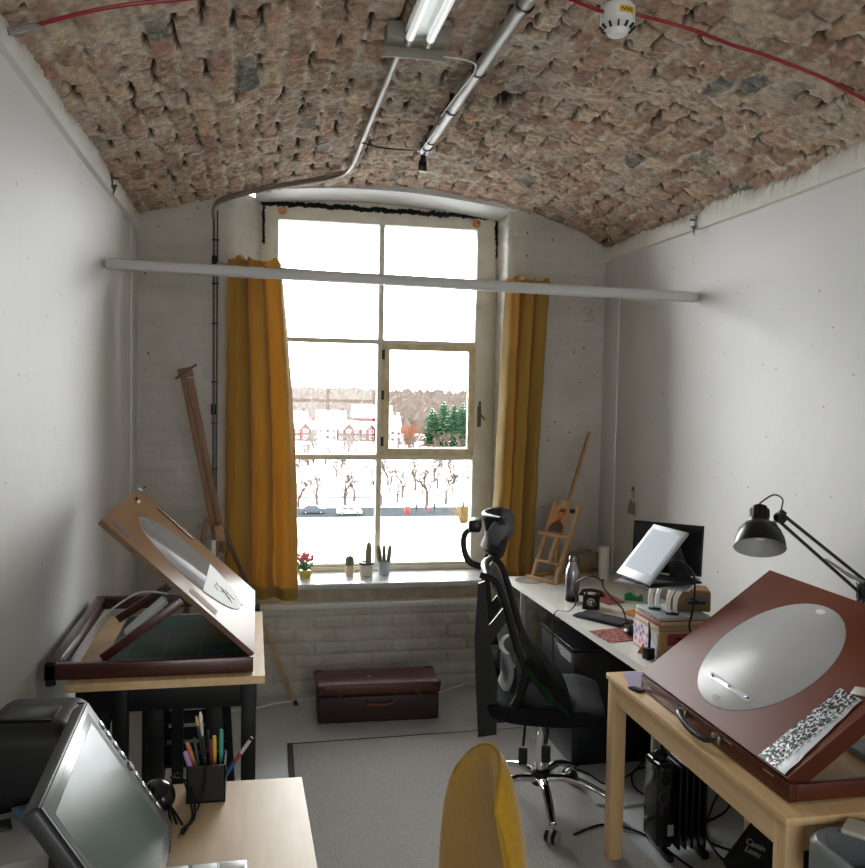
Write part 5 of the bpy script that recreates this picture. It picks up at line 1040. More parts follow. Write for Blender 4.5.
# floor cables, plugs
ck = [([(1.50, 4.02, .006), (1.58, 3.92, .006), (1.62, 3.80, .006), (1.75, 3.86, .006), (1.88, 3.98, .008), (1.98, 4.10, .02)], 'black flex curling from the office chair towards the desk leg', black_plastic, .004),
      ([(2.10, 3.90, .03), (1.95, 3.72, .006), (1.80, 3.62, .006), (1.74, 3.74, .006), (1.82, 3.92, .006), (2.0, 3.96, .01), (2.10, 4.06, .05)], 'black flex looping around the grey desk leg', black_plastic, .005),
      ([(1.56, 4.40, .02), (1.60, 4.1, .006), (1.52, 3.98, .006), (1.62, 4.05, .04), (1.75, 4.25, .12)], 'thin black flex beside the cabinet under the white desk', black_plastic, .0035),
      ([(1.30, 3.36, .013), (1.46, 3.42, .013), (1.60, 3.32, .006), (1.66, 3.08, .006), (1.74, 2.85, .006), (1.9, 2.6, .006)], 'black mains lead crossing the rug edge in front of the heater', black_plastic, .005),
      ([(2.12, 3.5, .10), (2.02, 3.42, .03), (1.88, 3.36, .006), (1.84, 3.22, .006), (1.95, 3.12, .006), (2.08, 3.2, .01), (2.10, 3.35, .06)], 'black lead coiled beside the heater', black_plastic, .005),
      ([(2.10, 3.62, .02), (1.98, 3.48, .006), (1.86, 3.30, .006), (1.82, 3.10, .006), (1.90, 3.0, .006), (2.0, 3.06, .01)], 'second black lead looped on the floor beyond the heater', black_plastic, .005),
      ([(1.48, 3.62, .006), (1.66, 3.58, .006), (1.86, 3.66, .006), (2.05, 3.86, .02), (2.12, 4.02, .10)], 'white cable crossing the floor behind the heater', white_cable, .005),
      ([(1.72, 3.42, .006), (1.84, 3.46, .05), (1.95, 3.52, .10), (2.0, 3.48, .20), (2.06, 3.44, .26), (2.12, 3.5, .2)], 'white cable arching up behind the heater', white_cable, .005),
      ([(1.90, 4.6, .30), (1.95, 4.35, .12), (2.0, 4.1, .05), (1.92, 3.95, .05), (2.05, 3.8, .10), (2.12, 3.7, .12)], 'white cable tangled below the far end of the desk', white_cable, .005)]
for pts, lb, m_, r_ in ck: cable('floor_cable', lb, pts, r_, m_)
for x, y, z, s, lb in ((2.115, 3.44, .19, 1, 'white double socket on the right wall just behind the heater'), (2.12, 3.26, .17, .9, 'white plug adaptor on the right wall between heater and black bag')):
    t = thing('wall_socket', lb, 'socket', (x, y, z)); mb = MB(); mb.box((x+.022, y, z), (.05, .13*s, .085), None, .006); obj('back_box', mb, white_plastic, t); mb = MB(); mb.box((x-.012, y-.02, z), (.028, .05, .05), None, .008); obj('plug', mb, white_plastic, t)
mb = MB(); mb.box((1.96, 3.98, .03), (.10, .26, .045), (0, 0, .5), .008); tag(obj('power_strip', mb, black_plastic), 'black power strip among cables under the white desk', 'power strip')
t = thing('plug_cluster', 'shiny cluster of plugs and adaptors on the floor beside the black bag', 'plugs', (1.98, 3.10, 0))
for k in range(5): mb = MB(); mb.box((1.97+.035*(k % 2), 3.14-.03*k, .028+.02*(k % 3)), (.038, .034, .034), (.3*k, .5*k, .8*k), .008); obj('plug', mb, chrome if k % 2 else black_plastic, t)
mb = MB(); mb.box((2.152, 3.50, .33), (.022, .17, .20), (0, 0, 0), .004); tag(obj('green_panel', mb, mat('lime green panel', '93b04c', .6, noise=(8, '7c9a3c'))), 'lime green board leaning on the right wall behind the heater', 'board')

# ================================================================== near left desk
t = thing('wooden_desk', 'pale beech desk in the near left corner holding the monitor and pen cup', 'desk', (-.25, 1.8, 0))
mb = MB(); mb.prism([(-.665, 1.0, .712), (.168, 1.0, .712), (.133, 2.446, .712), (-.665, 2.462, .712)], (0, 0, .028)); obj('desk_top', mb, desk_wood, t)
legs(t, ((-.62, 2.38), (.085, 2.38), (.11, 1.07), (-.62, 1.07)), .045, .711, pine_z)
# pen display monitor
C0 = Vector((-.190, 2.160, .772)); C1 = Vector((-.388, 2.163, 1.090)); long_ = Vector((.02, -.60, .0)); up_ = (C1-C0)
MF = frame(C0+Vector((.018, -.54, 0)), -long_, up_); hh = up_.length
t = thing('drawing_monitor', 'large black pen display monitor with a pale reflective screen leaning back on the beech desk', 'monitor', (-.3, 1.9, .74))
mb = MB(); mb.T = MF; mb.box((.27, hh/2, -.020), (.54, hh, .036), None, .010, 3); bd = obj('housing', mb, mat('dark grey housing', '2a2b2e', .4), t)
mb = MB(); mb.T = MF; mb.box((.27, hh/2, .0005), (.528, hh-.012, .004), None, .0015); obj('bezel', mb, mat('silver grey bezel', '75787b', .3, .4), bd)
scr = mat('dim reflective screen', '6d7d77', .22, noise=(3, '5d6d68'), spec=.4)
mb = MB(); mb.T = MF; mb.box((.248, hh/2-.002, .0030), (.44, hh-.070, .0015)); obj('screen', mb, scr, bd)
mb = MB(); mb.T = MF; mb.box((.255, hh/2, .0016), (.475, hh-.034, .003), None, .001); obj('screen_glass', mb, mat('inner bezel glass', '7f8886', .25), bd)
for k in range(9):
    if k == 4: mb = MB(); mb.T = MF @ Matrix.Translation((.518, hh/2, .003)); mb.lathe([(.012, 0), (.011, .004), (.0, .004)], n=22); obj('round_button', mb, mat('reddish ring button', '6b4644', .3), bd)
    else: mb = MB(); mb.T = MF; mb.box((.520, hh*.18+hh*.64*k/8, .0045), (.011, .022, .004), None, .002); obj('button', mb, mat('chrome key', 'c2c4c6', .2, .8) if k == 0 else bpy.data.materials['chrome key'], bd)
for x in (.12, .42):
    a_ = MF @ Vector((x, hh*.72, -.036)); mb = MB(); mb.bar(a_, (a_.x-.02, a_.y, .742), .05, .012, (0, 1, 0)); obj('stand_leg', mb, black_metal, t)
mb = MB(); mb.T = MF; mb.box((.27, .0, -.020), (.50, .012, .030), None, .003); mb.T = None; obj('lower_rail', mb, black_plastic, t)
for x in (.06, .48): a_ = MF @ Vector((x, -.004, -.02)); mb = MB(); mb.bx((a_.x-.012, a_.y-.012, .7405), (a_.x+.012, a_.y+.012, a_.z)); obj('rubber_foot', mb, matt_black, t)
# cables behind it
t = thing('cable_bundle', 'bundle of black cables curling on the beech desk beside the monitor', 'cables', (-.21, 2.33, .74))
for k in range(3):
    q = k*.014; mb = MB(); mb.tube([(-.285+q, 2.24, .80), (-.262+q, 2.31-q, .812-q), (-.235+q*.4, 2.33-q, .80-q), (-.215+q*.6, 2.28-q, .765), (-.200+q, 2.22-q*.5, .747)], .0034, 8, True, 7); obj('flex', mb, black_plastic, t)
mb = MB(); mb.ell((-.235, 2.30, .782), (.038, .05, .040), (0, 0, .4), 22, 14); obj('plug_block', mb, mat('gloss black plug', '1a1b1d', .2), t)
for k in range(2):
    mb = MB(); mb.tube([(-.215, 2.36, .80), (-.195+.010*k, 2.37, .805-.015*k), (-.172+.010*k, 2.33, .785), (-.150+.006*k, 2.24, .750), (-.172, 2.18, .7445)], .0028, 8, True, 8); obj('thin_flex', mb, black_plastic, t)
# pen cup
t = thing('pen_cup', 'square black pen cup at the far edge of the beech desk', 'pen cup', (-.12, 2.375, .74))
cx0_, cx1_, cy0_, cy1_, ch = -.172, -.072, 2.328, 2.425, .0985
mb = MB(); z0 = .7405
mb.bx((cx0_, cy0_, z0), (cx1_, cy1_, z0+.004)); mb.bx((cx0_, cy0_, z0), (cx1_, cy0_+.004, z0+ch)); mb.bx((cx0_, cy1_-.004, z0), (cx1_, cy1_, z0+ch)); mb.bx((cx0_, cy0_, z0), (cx0_+.004, cy1_, z0+ch)); mb.bx((cx1_-.004, cy0_, z0), (cx1_, cy1_, z0+ch)); obj('cup', mb, mat('satin black cup', '0f1012', .35), t)
pens = [('lilac marker pen leaning left in the pen cup', 'a884b4', (-.135, 2.35), (-.176, 2.335, .895), .0075), ('orange capped pen behind the lilac marker', 'c47a55', (-.13, 2.38), (-.174, 2.38, .905), .0065),
        ('yellow pencil standing in the middle of the pen cup', 'd9b13a', (-.10, 2.38), (-.104, 2.385, .925), .0055), ('teal green pen at the right of the cup', '3f9a86', (-.085, 2.385), (-.086, 2.395, .945), .0060),
        ('dark red pen between the pencils', '6f2430', (-.108, 2.37), (-.113, 2.375, .915), .0045), ('black brush with gold ferrule', '1f2024', (-.12, 2.39), (-.148, 2.40, .965), .0045),
        ('white topped brush standing tallest in the cup', 'c9c9c6', (-.125, 2.40), (-.140, 2.41, .975), .0048), ('dark green pen beside the black brush', '25443a', (-.13, 2.36), (-.155, 2.365, .935), .0045),
        ('black fineliner in the centre of the cup', '232327', (-.118, 2.36), (-.132, 2.355, .945), .0045), ('thin black stylus behind the yellow pencil', '18191b', (-.112, 2.40), (-.122, 2.41, .935), .004)]
for k, (lb, cc, b_, tp, r_) in enumerate(pens):
    b3 = Vector((b_[0], b_[1], .746)); tp = Vector(tp); tp.z = .842+(tp.z-.838)*.62; mb = MB(); mb.tube([b3, tp*.94+b3*.06, tp], [r_*.7, r_, r_*.75], 12); t = tag(obj('pen' if k not in (5, 6) else 'paint_brush', mb, mat('pen barrel %s' % 'abcdefghij'[k], cc, .35)), lb, 'pen' if k not in (5, 6) else 'brush', 'pens and brushes in the cup')
    if k in (5, 6): mb = MB(); mb.tube([tp, tp+(tp-b3)*.08], [r_, r_*1.1], 10); mb.tube([tp+(tp-b3)*.08, tp+(tp-b3)*.15], [r_*1.1, r_*.5], 10); obj('bristle', mb, mat('bristle %s' % 'ab'[k-5], 'c9a050' if k == 5 else 'e6e6e4', .5), t)
b3 = Vector((-.10, 2.36, .76)); tp = Vector((-.005, 2.355, .898)); mb = MB(); mb.tube([b3, b3*.45+tp*.55], .0058, 12); t = tag(obj('pen', mb, mat('blue pen barrel', '1f4f7a', .35)), 'blue and white pen leaning far right out of the cup', 'pen', 'pens and brushes in the cup')
mb = MB(); mb.tube([b3*.45+tp*.55, b3*.3+tp*.7], .0056, 12); obj('red_band', mb, mat('banded grip', '7d2d2a', .4), t); mb = MB(); mb.tube([b3*.3+tp*.7, b3*.05+tp*.95], [.0056, .005], 12); obj('clear_barrel', mb, mat('clear pen barrel', 'b5b5b8', .2), t); mb = MB(); mb.tube([b3*.05+tp*.95, tp], [.0055, .0045], 12); obj('pen_end', mb, matt_black, t)
cable('usb_cable', 'thin black usb cable hanging over the pen cup onto the desk', [(-.128, 2.36, .85), (-.124, 2.322, .852), (-.125, 2.315, .80), (-.135, 2.295, .757), (-.148, 2.25, .7455), (-.160, 2.20, .7455)], .0026, black_plastic)
mb = MB(); mb.bar((-.160, 2.20, .746), (-.1705, 2.155, .746), .011, .006, bev=.0015); t = tag(obj('usb_plug', mb, black_plastic), 'small usb plug at the end of the thin cable on the beech desk', 'plug')
mb = MB(); mb.bar((-.1705, 2.155, .746), (-.173, 2.143, .746), .009, .0035); obj('metal_tip', mb, chrome, t)
# keyboard at the bottom edge
t = thing('keyboard', 'silver keyboard with white keys at the near edge of the beech desk', 'keyboard', (-.1, 1.93, .74))
mb = MB(); mb.bx((-.205, 1.70, .7405), (-.012, 2.008, .752), .004, 3); obj('case', mb, mat('silver keyboard case', '9a9ea3', .3, .5), t)
for i in range(3):
    for k in range(3): mb = MB(); mb.bx((-.195+.062*k, 1.965-.035*i, .752), (-.195+.062*k+.054, 1.995-.035*i, .757), .002); obj('key', mb, white_plastic, t)
# black case behind monitor and small grey device
t = thing('equipment_case', 'black rounded equipment case standing behind the monitor on the beech desk', 'case', (-.5, 2.3, .74))
mb = MB(); mb.box((-.525, 2.285, .885), (.23, .24, .285), (0, 0, -.06), .05, 5); obj('body', mb, mat('soft black case', '0e0f11', .5), t)
mb = MB(); mb.box((-.530, 2.25, 1.030), (.12, .09, .008), (0, 0, -.06), .003); mb.box((-.44, 2.33, 1.010), (.035, .008, .03), (.5, 0, 0)); obj('top_plate', mb, mat('shiny black plate', '141517', .3), t)
t = thing('label_printer', 'small grey device with a dark display beside the equipment case on the beech desk', 'device', (-.52, 2.02, .74))
mb = MB(); mb.box((-.535, 2.03, .790), (.16, .20, .095), (.12, 0, .35), .008); obj('body', mb, mat('warm grey device', '8f8d88', .5), t)
mb = MB(); mb.box((-.545, 2.065, .846), (.03, .04, .004), (.12, 0, .35), .001); obj('display', mb, mat('device display', '24282b', .2), t)
mb = MB(); mb.box((-.50, 2.10, .852), (.05, .07, .010), (.12, .1, .7), .002); obj('blue_flap', mb, mat('blue flap', '4c6f8a', .4), t)
mb = MB(); mb.T = Matrix.Translation((-.445, 2.20, .80)); mb.lathe([(.022, .0), (.022, .06), (.0, .06)], n=22); tag(obj('amber_jar', mb, mat('amber jar', '5a3216', .2)), 'small amber jar between the case and the monitor', 'jar')

# ================================================================== mustard chair, near centre
t = thing('mustard_chair', 'mustard yellow upholstered chair with a tall rounded back in the foreground', 'chair', (.45, 1.9, 0))
yel = mat('mustard woven fabric', 'c0942a', .9, noise=(60, 'ad8520', .5), bump=(420, .5, .003), sheen=.4, spec=.2)
def cb(a, r, th):
    """rounded, slightly curved back: a in [-1,1] across, r in [0,1] up"""
    w = .245*(1-.52*max(0, (r-.4)/.6)**2.2)
    y = a*w; x = .05*a*a-.0; z = .40+.60*r-.09*(abs(a)**2.6)*r
    return Vector((.575+.02*(1-r)-.03*r, 1.955, 0))+Vector((-.012*0, 0, 0))+Vector((x*-1+th-.05*(r-1)**2, y, z))
def cbs(u, v, s):
    a = 2*u-1; e = math.sqrt(max(0, 1-abs(a)**5))*math.sqrt(max(0, 1-v**9)); return cb(a, v, s*.034*e)
mb = MB(); mb.slab(lambda u, v: cbs(u, v, -1), lambda u, v: cbs(u, v, 1), 36, 36); t_m = Matrix.Translation((.583, 1.955, 0)) @ Matrix.Rotation(R(8), 4, 'Z') @ Matrix.Translation((-.575, -1.955, 0))
mb.v = [tuple(t_m @ Vector(v)) for v in mb.v]; bk_ = obj('backrest', mb, yel, t, ang=80)
mb = MB(); mb.tube([t_m @ (cb(1 if k <= 12 else (1-(k-12)/6. if k <= 24 else -1), min(1, k/12.) if k <= 12 else (1 if k <= 24 else (36-k)/12.), .0)) for k in range(6, 31)], .004, 6); obj('piping', mb, mat('mustard piping', 'a07c1e', .9), bk_)
mb = MB(); mb.box((.37, 1.90, .43), (.44, .46, .10), (0, 0, R(2)), .045, 4); obj('seat', mb, yel, t)
for k, (x, y) in enumerate(((-.17, -.18), (.17, -.18), (.17, .18), (-.17, .18))):
    q = Matrix.Rotation(R(2), 3, 'Z') @ Vector((x, y, 0)); mb = MB(); mb.tube([(.37+q.x, 1.90+q.y, .385), (.37+q.x*1.25, 1.90+q.y*1.25, .0098)], [.018, .011], 14); obj('leg', mb, mat('dark oak chair leg', '5c4028', .5) if k == 0 else bpy.data.materials['dark oak chair leg'], t)

# ================================================================== the view outside, seen from an upper floor
GZ = -19.5
snow = mat('fresh snow', 'eef0f2', .8, noise=(.05, 'e3e6ea', .6)); road_m = mat('wet asphalt path', '3c4144', .9, spec=0.); wood_far = mat('bare winter wood', '4d433d', .95, noise=(.08, '625851', .7), spec=.1); twig = mat('bare twigs', '50443b', .95, spec=.1)
rowan = mat('rust brown crown', '63371f', .95, noise=(.6, '7a4a2e')); conif = mat('conifer green', '16361f', .9, noise=(.9, '2d5533', .6), spec=.1); brick_r = mat('red house brick', '582318', .85, noise=(.8, '4a1c14'), spec=.1); win_m = mat('house window glass', '39424c', .2); render_w = mat('pale render', 'd8d4cc', .7)
mb = MB()
def ground(u, v):
    y = 60+1.0*(v**2.2)*3400; x = -60-y*.35+u*(300+y*1.2); z = GZ+.4*math.sin(x*.03)*math.cos(y*.02)*(1 if y > 190 else 0)
    if y > 420: z += min(1, (y-420)/2000)*16+4*math.sin(x*.004+1)*min(1, (y-420)/900)
    return (x, y, z)
mb.surf(ground, 60, 60); mb.bx((-80, 6.2, GZ-.5), (120, 62, GZ)); struct('ground', mb, snow)
mb = MB(); mb.bx((-30, 146.5, GZ+.01), (70, 158, GZ+.05)); struct('ground_path', mb, road_m)
mb = MB(); mb.surf(lambda u, v: (20+70*u, 205+70*v, GZ+5.5*math.sin(PI*min(1, v))*math.sin(PI*min(1, .15+.8*u))), 16, 10); struct('ground_bank', mb, snow)
def bare_tree(seed, h=9., spread=.9):
    rs = random.Random(seed); m = MB(); tips = MB()
    def grow(p, d, l, r, lv):
        q = p+d*l; r = max(r, .034); m.tube([p, (p+q)/2+Vector((rs.uniform(-.05, .05)*l, rs.uniform(-.05, .05)*l, 0)), q], [r, r*.85, r*.75], 5 if lv < 2 else 3, False)
        if lv >= 6: return
        for _ in range(3 if lv in (0, 1, 3, 5) else 2):
            a = Vector((rs.uniform(-1, 1), rs.uniform(-1, 1), rs.uniform(-.1, .8))).normalized(); nd = (d*.75+a*spread).normalized(); grow(q if rs.random() < .6 else p+d*l*rs.uniform(.6, 1), nd, l*rs.uniform(.58, .78), r*.58, lv+1)
    grow(Vector((0, 0, 0)), Vector((rs.uniform(-.06, .06), rs.uniform(-.06, .06), 1)).normalized(), h*.25, h*.034, 0); return m
protos = [bare_tree(s, h) for s, h in ((3, 9.5), (8, 9), (14, 8.5), (21, 10))]
pm = []
spots = [(16, 160, 0, 1.05), (11, 161, 1, .95), (7.5, 159, 2, .9), (4.5, 163, 3, .9), (22.8, 161, 2, .9), (26.5, 165, 0, .8), (31.2, 160, 3, 1.1), (35.2, 162, 1, 1.0), (38.5, 161, 0, 1.1), (41.5, 164, 2, 1.0), (28.6, 172, 1, 1.0), (19.5, 175, 3, .95), (13.3, 180, 2, 1.1), (24, 183, 0, 1.0), (33.5, 185, 3, 1.0), (39, 188, 1, 1.0), (9, 188, 0, 1.0), (17, 192, 1, 1.0), (29, 195, 2, 1.1), (44, 176, 3, 1.0),
         (12, 215, 1, 1.0), (21, 222, 2, 1.0), (31, 230, 0, 1.0), (40, 226, 3, 1.0), (48, 236, 1, 1.0), (26, 246, 3, 1.1), (36, 262, 2, 1.0), (16, 252, 0, 1.0), (46, 268, 0, 1.1), (54, 262, 1, 1.0), (23, 282, 1, 1.0), (52, 292, 2, 1.1), (43, 300, 3, 1.0), (61, 300, 0, 1.1), (30, 306, 0, 1.0), (68, 318, 1, 1.0)]
rs = random.Random(77)
for i in range(46): y_ = 196+rs.random()*118; spots.append((rs.uniform(.04, .235)*y_, y_, i % 4, rs.uniform(.8, 1.15)))
for i in range(16): y_ = 164+rs.random()*24; spots.append((rs.uniform(.02, .27)*y_, y_, i % 4, rs.uniform(.7, 1.05)))
spots = [q for q in spots if not (5 < q[0] < 24.5 and 170 < q[1] < 184)]
keep = []
for q in spots:
    if all((q[0]-k_[0])**2+(q[1]-k_[1])**2 > 16 for k_ in keep): keep.append(q)
spots = keep
first = {}
for i, (x, y, k, s) in enumerate(spots):
    if k not in first: o = obj('bare_tree', protos[k], twig, smooth=False); first[k] = o
    else: o = first[k].copy(); COL.objects.link(o)
    near = y < 193
    tag(o, 'bare leafless tree beside the path beyond the snowy field' if near else 'bare leafless tree on the snowy slope between path and houses', 'tree', 'bare trees along the path' if near else 'bare trees on the slope')
    o.location = (x, y, GZ); o.rotation_euler = (0, 0, i*1.3); o.scale = (s, s, s)
# individual marked trees
mb = MB(); rs = random.Random(5)
for k in range(420):
    a = rs.uniform(0, 2*PI); t_ = rs.uniform(0, 1)**.5; z = rs.uniform(1.2, 7.5); r_ = 5.2*math.sqrt(max(0, 1-((z-4)/4.2)**2))*t_; mb.tube([(0, 0, 1.2), (r_*math.cos(a)*.5, r_*math.sin(a)*.5, z*.7), (r_*math.cos(a), r_*math.sin(a), z)], [.05, .035, .02], 3, False)
mb.tube([(0, 0, 0), (0, 0, 2)], [.35, .2], 8)
o = tag(obj('rusty_tree', mb, rowan, smooth=False), 'rust brown rounded tree between the white gabled house and the conifers', 'tree'); o.location = (55, 318, GZ+.2); o.scale = (1.3, 1.3, 1.3)
mb = MB()
for k in range(300): a = rs.uniform(0, 2*PI); z = rs.uniform(.3, 5.5); r_ = 3*rs.random(); mb.tube([(0, 0, .2), (r_*math.cos(a), r_*math.sin(a), z)], [.04, .015], 3, False)
o = tag(obj('straw_bush', mb, mat('straw bush twigs', '6e5830', .95), smooth=False), 'straw coloured bush at the lower right of the window view', 'bush'); o.location = (32.8, 137, GZ)
def conifer(seed, h, r):
    rs = random.Random(seed); m = MB(); sn = MB(); n = 16
    for j in range(16):
        z = h*(.04+.93*j/16); rr = r*(1-(j/16.)**2.2)*rs.uniform(.9, 1.1)+.15
        for k in range(n):
            a = 2*PI*k/n+rs.uniform(-.2, .2); L_ = rr*rs.uniform(.8, 1.1); p = Vector((0, 0, z+.8)); q = Vector((L_*math.cos(a), L_*math.sin(a), z-.3+rs.uniform(-.3, .3))); s_ = Vector((-math.sin(a), math.cos(a), 0))*(.35+rr*.20)
            m.add([p, (p+q)/2+s_+Vector((0, 0, -.1)), q, (p+q)/2-s_+Vector((0, 0, -.1)), (p+q)/2+Vector((0, 0, -.7))], [(0, 1, 2, 3), (0, 4, 1), (1, 4, 2), (2, 4, 3), (3, 4, 0)])
            if rs.random() < .16: sn.ell((p+q)/2+Vector((0, 0, .15)), (.35, .35, .10), None, 6, 4)
    return m, sn
for i, (x, y, h, r_, lb) in enumerate(((66.0, 331, 15.5, 4.9, 'dark green conifer at the left of the evergreen clump'), (70.2, 329, 18.6, 5.2, 'tallest dark green conifer in the middle of the evergreen clump'), (74.6, 331, 17.0, 5.2, 'dark green conifer right of the tallest one in the evergreen clump'), (78.6, 333, 18.0, 5.0, 'dark green conifer at the right edge of the evergreen clump'))):
    m_, s_ = conifer(i+2, h, r_); t = thing('conifer', lb, 'tree', (x, y, GZ), world=False); obj('crown', m_, conif, t, smooth=False); obj('snow_patch', s_, snow, t)['kind'] = 'stuff'; mb = MB(); mb.tube([(0, 0, -.5), (0, 0, 4)], [.4, .3], 8); obj('trunk', mb, twig, t)
# brick houses with snowy roofs
def house(x, y, w, d, eave, ridge, lb, gable=True, wall=brick_r):
    t = thing('house', lb, 'house', (x, y, GZ), world=False)
    mb = MB(); mb.bx((-w/2, 0, 0), (w/2, d, eave)); wl = obj('walls', mb, wall, t, smooth=False)
    mb = MB(); mb.prism([(-w/2-.3, -.3, eave), (-w/2-.3, d/2, ridge), (-w/2-.3, d+.3, eave), (-w/2-.3, d+.3, eave-.3), (-w/2-.3, d/2, ridge-.5), (-w/2-.3, -.3, eave-.3)], (w+.6, 0, 0)); obj('roof', mb, snow, t, smooth=False)
    if gable:
        gw = w*.46; mb = MB(); mb.prism([(-gw/2, -1.1, 0), (gw/2, -1.1, 0), (gw/2, -1.1, eave-.2), (0, -1.1, ridge-1.0), (-gw/2, -1.1, eave-.2)], (0, 4, 0)); g = obj('gable_front', mb, wall, t, smooth=False)
        mb = MB(); mb.prism([(-gw/2-.3, -1.4, eave-.5), (0, -1.4, ridge-.9), (gw/2+.3, -1.4, eave-.5), (gw/2+.3, -1.4, eave-.1), (0, -1.4, ridge-.45), (-gw/2-.3, -1.4, eave-.1)], (0, 5, 0)); obj('gable_roof', mb, snow, g, smooth=False)
        for z in (1.0, 3.6): mb = MB(); mb.bx((-gw*.25, -1.25, z), (gw*.25, -1.05, z+1.4)); f = obj('window', mb, render_w, t, smooth=False); mb = MB(); mb.bx((-gw*.25+.15, -1.3, z+.15), (gw*.25-.15, -1.2, z+1.25)); obj('pane', mb, win_m, f, smooth=False)
    for s in (-1, 1):
        for z in (1.0, 3.4): mb = MB(); mb.bx((s*w*.37-.7, -.12, z), (s*w*.37+.7, .05, z+1.3)); f = obj('window', mb, render_w, t, smooth=False); mb = MB(); mb.bx((s*w*.37-.55, -.17, z+.15), (s*w*.37+.55, -.1, z+1.15)); obj('pane', mb, win_m, f, smooth=False)
    mb = MB(); mb.bx((w*.36, d/2-.5, ridge-1.), (w*.36+.9, d/2+.5, ridge+1.4)); obj('chimney', mb, wall, t, smooth=False); return t
house(19.5, 362, 8.4, 8, 5.4, 8.6, 'red brick gabled house at the left of the row beyond the trees')
house(28.6, 364, 7.4, 8, 5.2, 8.2, 'pale rendered house between two red brick gables', wall=render_w)
house(37.2, 362, 8.6, 8, 5.4, 8.6, 'red brick gabled house in the middle of the row beyond the trees')
house(46.4, 361, 8.0, 8, 5.4, 8.2, 'red brick gabled house beside the window mullion')
house(53.5, 350, 7.0, 9, 7.0, 11.0, 'white gabled house left of the rusty tree', wall=render_w)
house(15.0, 392, 14, 9, 7.0, 11.5, 'long snow roofed terrace behind the left houses', gable=False)
house(33.0, 396, 13, 9, 7.6, 11.8, 'snow roofed terrace behind the middle houses', gable=False)
house(52.0, 398, 18, 10, 9.0, 14.5, 'large snow roofed building behind the right houses', gable=False)
# snow covered shed roof beside the path
t = thing('snowy_barn', 'broad building with a steep snow covered roof behind the parked cars', 'building', (14, 172, GZ), world=False)
mb = MB(); mb.bx((-7.5, 0, 0), (8.5, 9, .9)); obj('walls', mb, mat('grey barn wall', '8b8f92', .8), t); mb = MB(); mb.prism([(-8, -.5, .7), (-3.8, -.5, 5.6), (9.2, -.5, .4)], (0, 10, 0)); obj('roof', mb, snow, t, smooth=False)
# distant woodland: beyond counting
mb = MB(); rs = random.Random(11)
for k in range(1500):
    y = 430+900*rs.random()**1.5; x = rs.uniform(-.02, .30)*y+rs.uniform(-30, 30); h = rs.uniform(6, 11)*(1+y/2500); zb = GZ+min(1, max(0, (y-420)/2000))*16+4*math.sin(x*.004+1)*min(1, max(0, (y-420))/900)
    w_ = h*rs.uniform(.3, .5); n = 6; a0 = rs.uniform(0, 6)
    mb.add([(x+w_*.5*math.cos(a0+2*PI*j/n), y+w_*.5*math.sin(a0+2*PI*j/n), zb) for j in range(n)]+[(x+w_*rs.uniform(.7, 1.2)*math.cos(a0+2*PI*j/n), y+w_*math.sin(a0+2*PI*j/n), zb+h*rs.uniform(.4, .7)) for j in range(n)]+[(x+rs.uniform(-1, 1), y, zb+h)],
           [(j, (j+1) % n, n+(j+1) % n, n+j) for j in range(n)]+[(n+j, n+(j+1) % n, 2*n) for j in range(n)])
o = tag(obj('woodland', mb, wood_far, smooth=False), 'brown winter woodland filling the far hillside below the skyline', 'woodland'); o['kind'] = 'stuff'
mb = MB(); mb.surf(lambda u, v: (-300+1800*u, 2300+500*v, GZ+14+9*math.sin(7*u+1)*math.sin(PI*v)+10*math.sin(PI*v)), 40, 6); o = struct('ground_hills', mb, mat('blue grey hills', '4d5a66', .9, noise=(.01, '7c8791', .5)))
t = thing('church_spire', 'faint church spire on the skyline at the left of the window view', 'spire', (88, 1500, -4), world=False); mb = MB(); mb.bx((-5, -5, -14), (5, 5, 9)); obj('tower', mb, mat('grey stone', '6d747a', .9), t, smooth=False); mb = MB(); mb.lathe([(6.5, 9), (.3, 30)], n=8); obj('spire', mb, mat('slate spire', '566a74', .9), t, smooth=False)
# cars
def car(x, y, m_, lb):
    t = thing('car', lb, 'car', (x, y, GZ+.05), world=False)
    mb = MB(); mb.prism([(-2.1, -.85, .35), (2.1, -.85, .35), (2.12, -.85, .75), (1.95, -.85, .92), (1.1, -.85, 1.0), (.45, -.85, 1.45), (-1.0, -.85, 1.48), (-1.75, -.85, 1.02), (-2.1, -.85, .92)], (0, 1.7, 0)); obj('body', mb, m_, t, smooth=False)
    for p in ([(1.0, 1.03), (.43, 1.40), (-.2, 1.41), (-.2, 1.03)], [(-.3, 1.03), (-.3, 1.41), (-.98, 1.42), (-1.5, 1.03)]): mb = MB(); mb.prism([(a, -.87, b) for a, b in p], (0, 1.74, 0)); obj('side_window', mb, win_m, t, smooth=False)
    for x_ in (-1.3, 1.3):
        for y_ in (-.86, .66): mb = MB(); mb.cyl((x_, y_, .32), (x_, y_+.2, .32), .32, n=16); w_ = obj('wheel', mb, matt_black, t); mb = MB(); mb.cyl((x_, y_-.01, .32), (x_, y_+.21, .32), .16, n=12); obj('hub', mb, grey_metal, w_)
car(15.6, 149, mat('white car paint', 'd9dcdf', .3), 'white hatchback parked on the path beyond the snowy field'); car(9.6, 151, mat('dark blue car paint', '39434e', .3), 'dark car parked left of the white hatchback')
t = thing('post_box', 'red box beside the path right of the window mullion', 'post box', (25.8, 150, GZ+.05), world=False); mb = MB(); mb.bx((-.42, -.3, 0), (.42, .3, 1.25), .08); obj('body', mb, mat('red box paint', 'b3262a', .4), t); mb = MB(); mb.bx((-.25, -.32, .85), (.25, -.29, .95)); obj('slot', mb, matt_black, t)
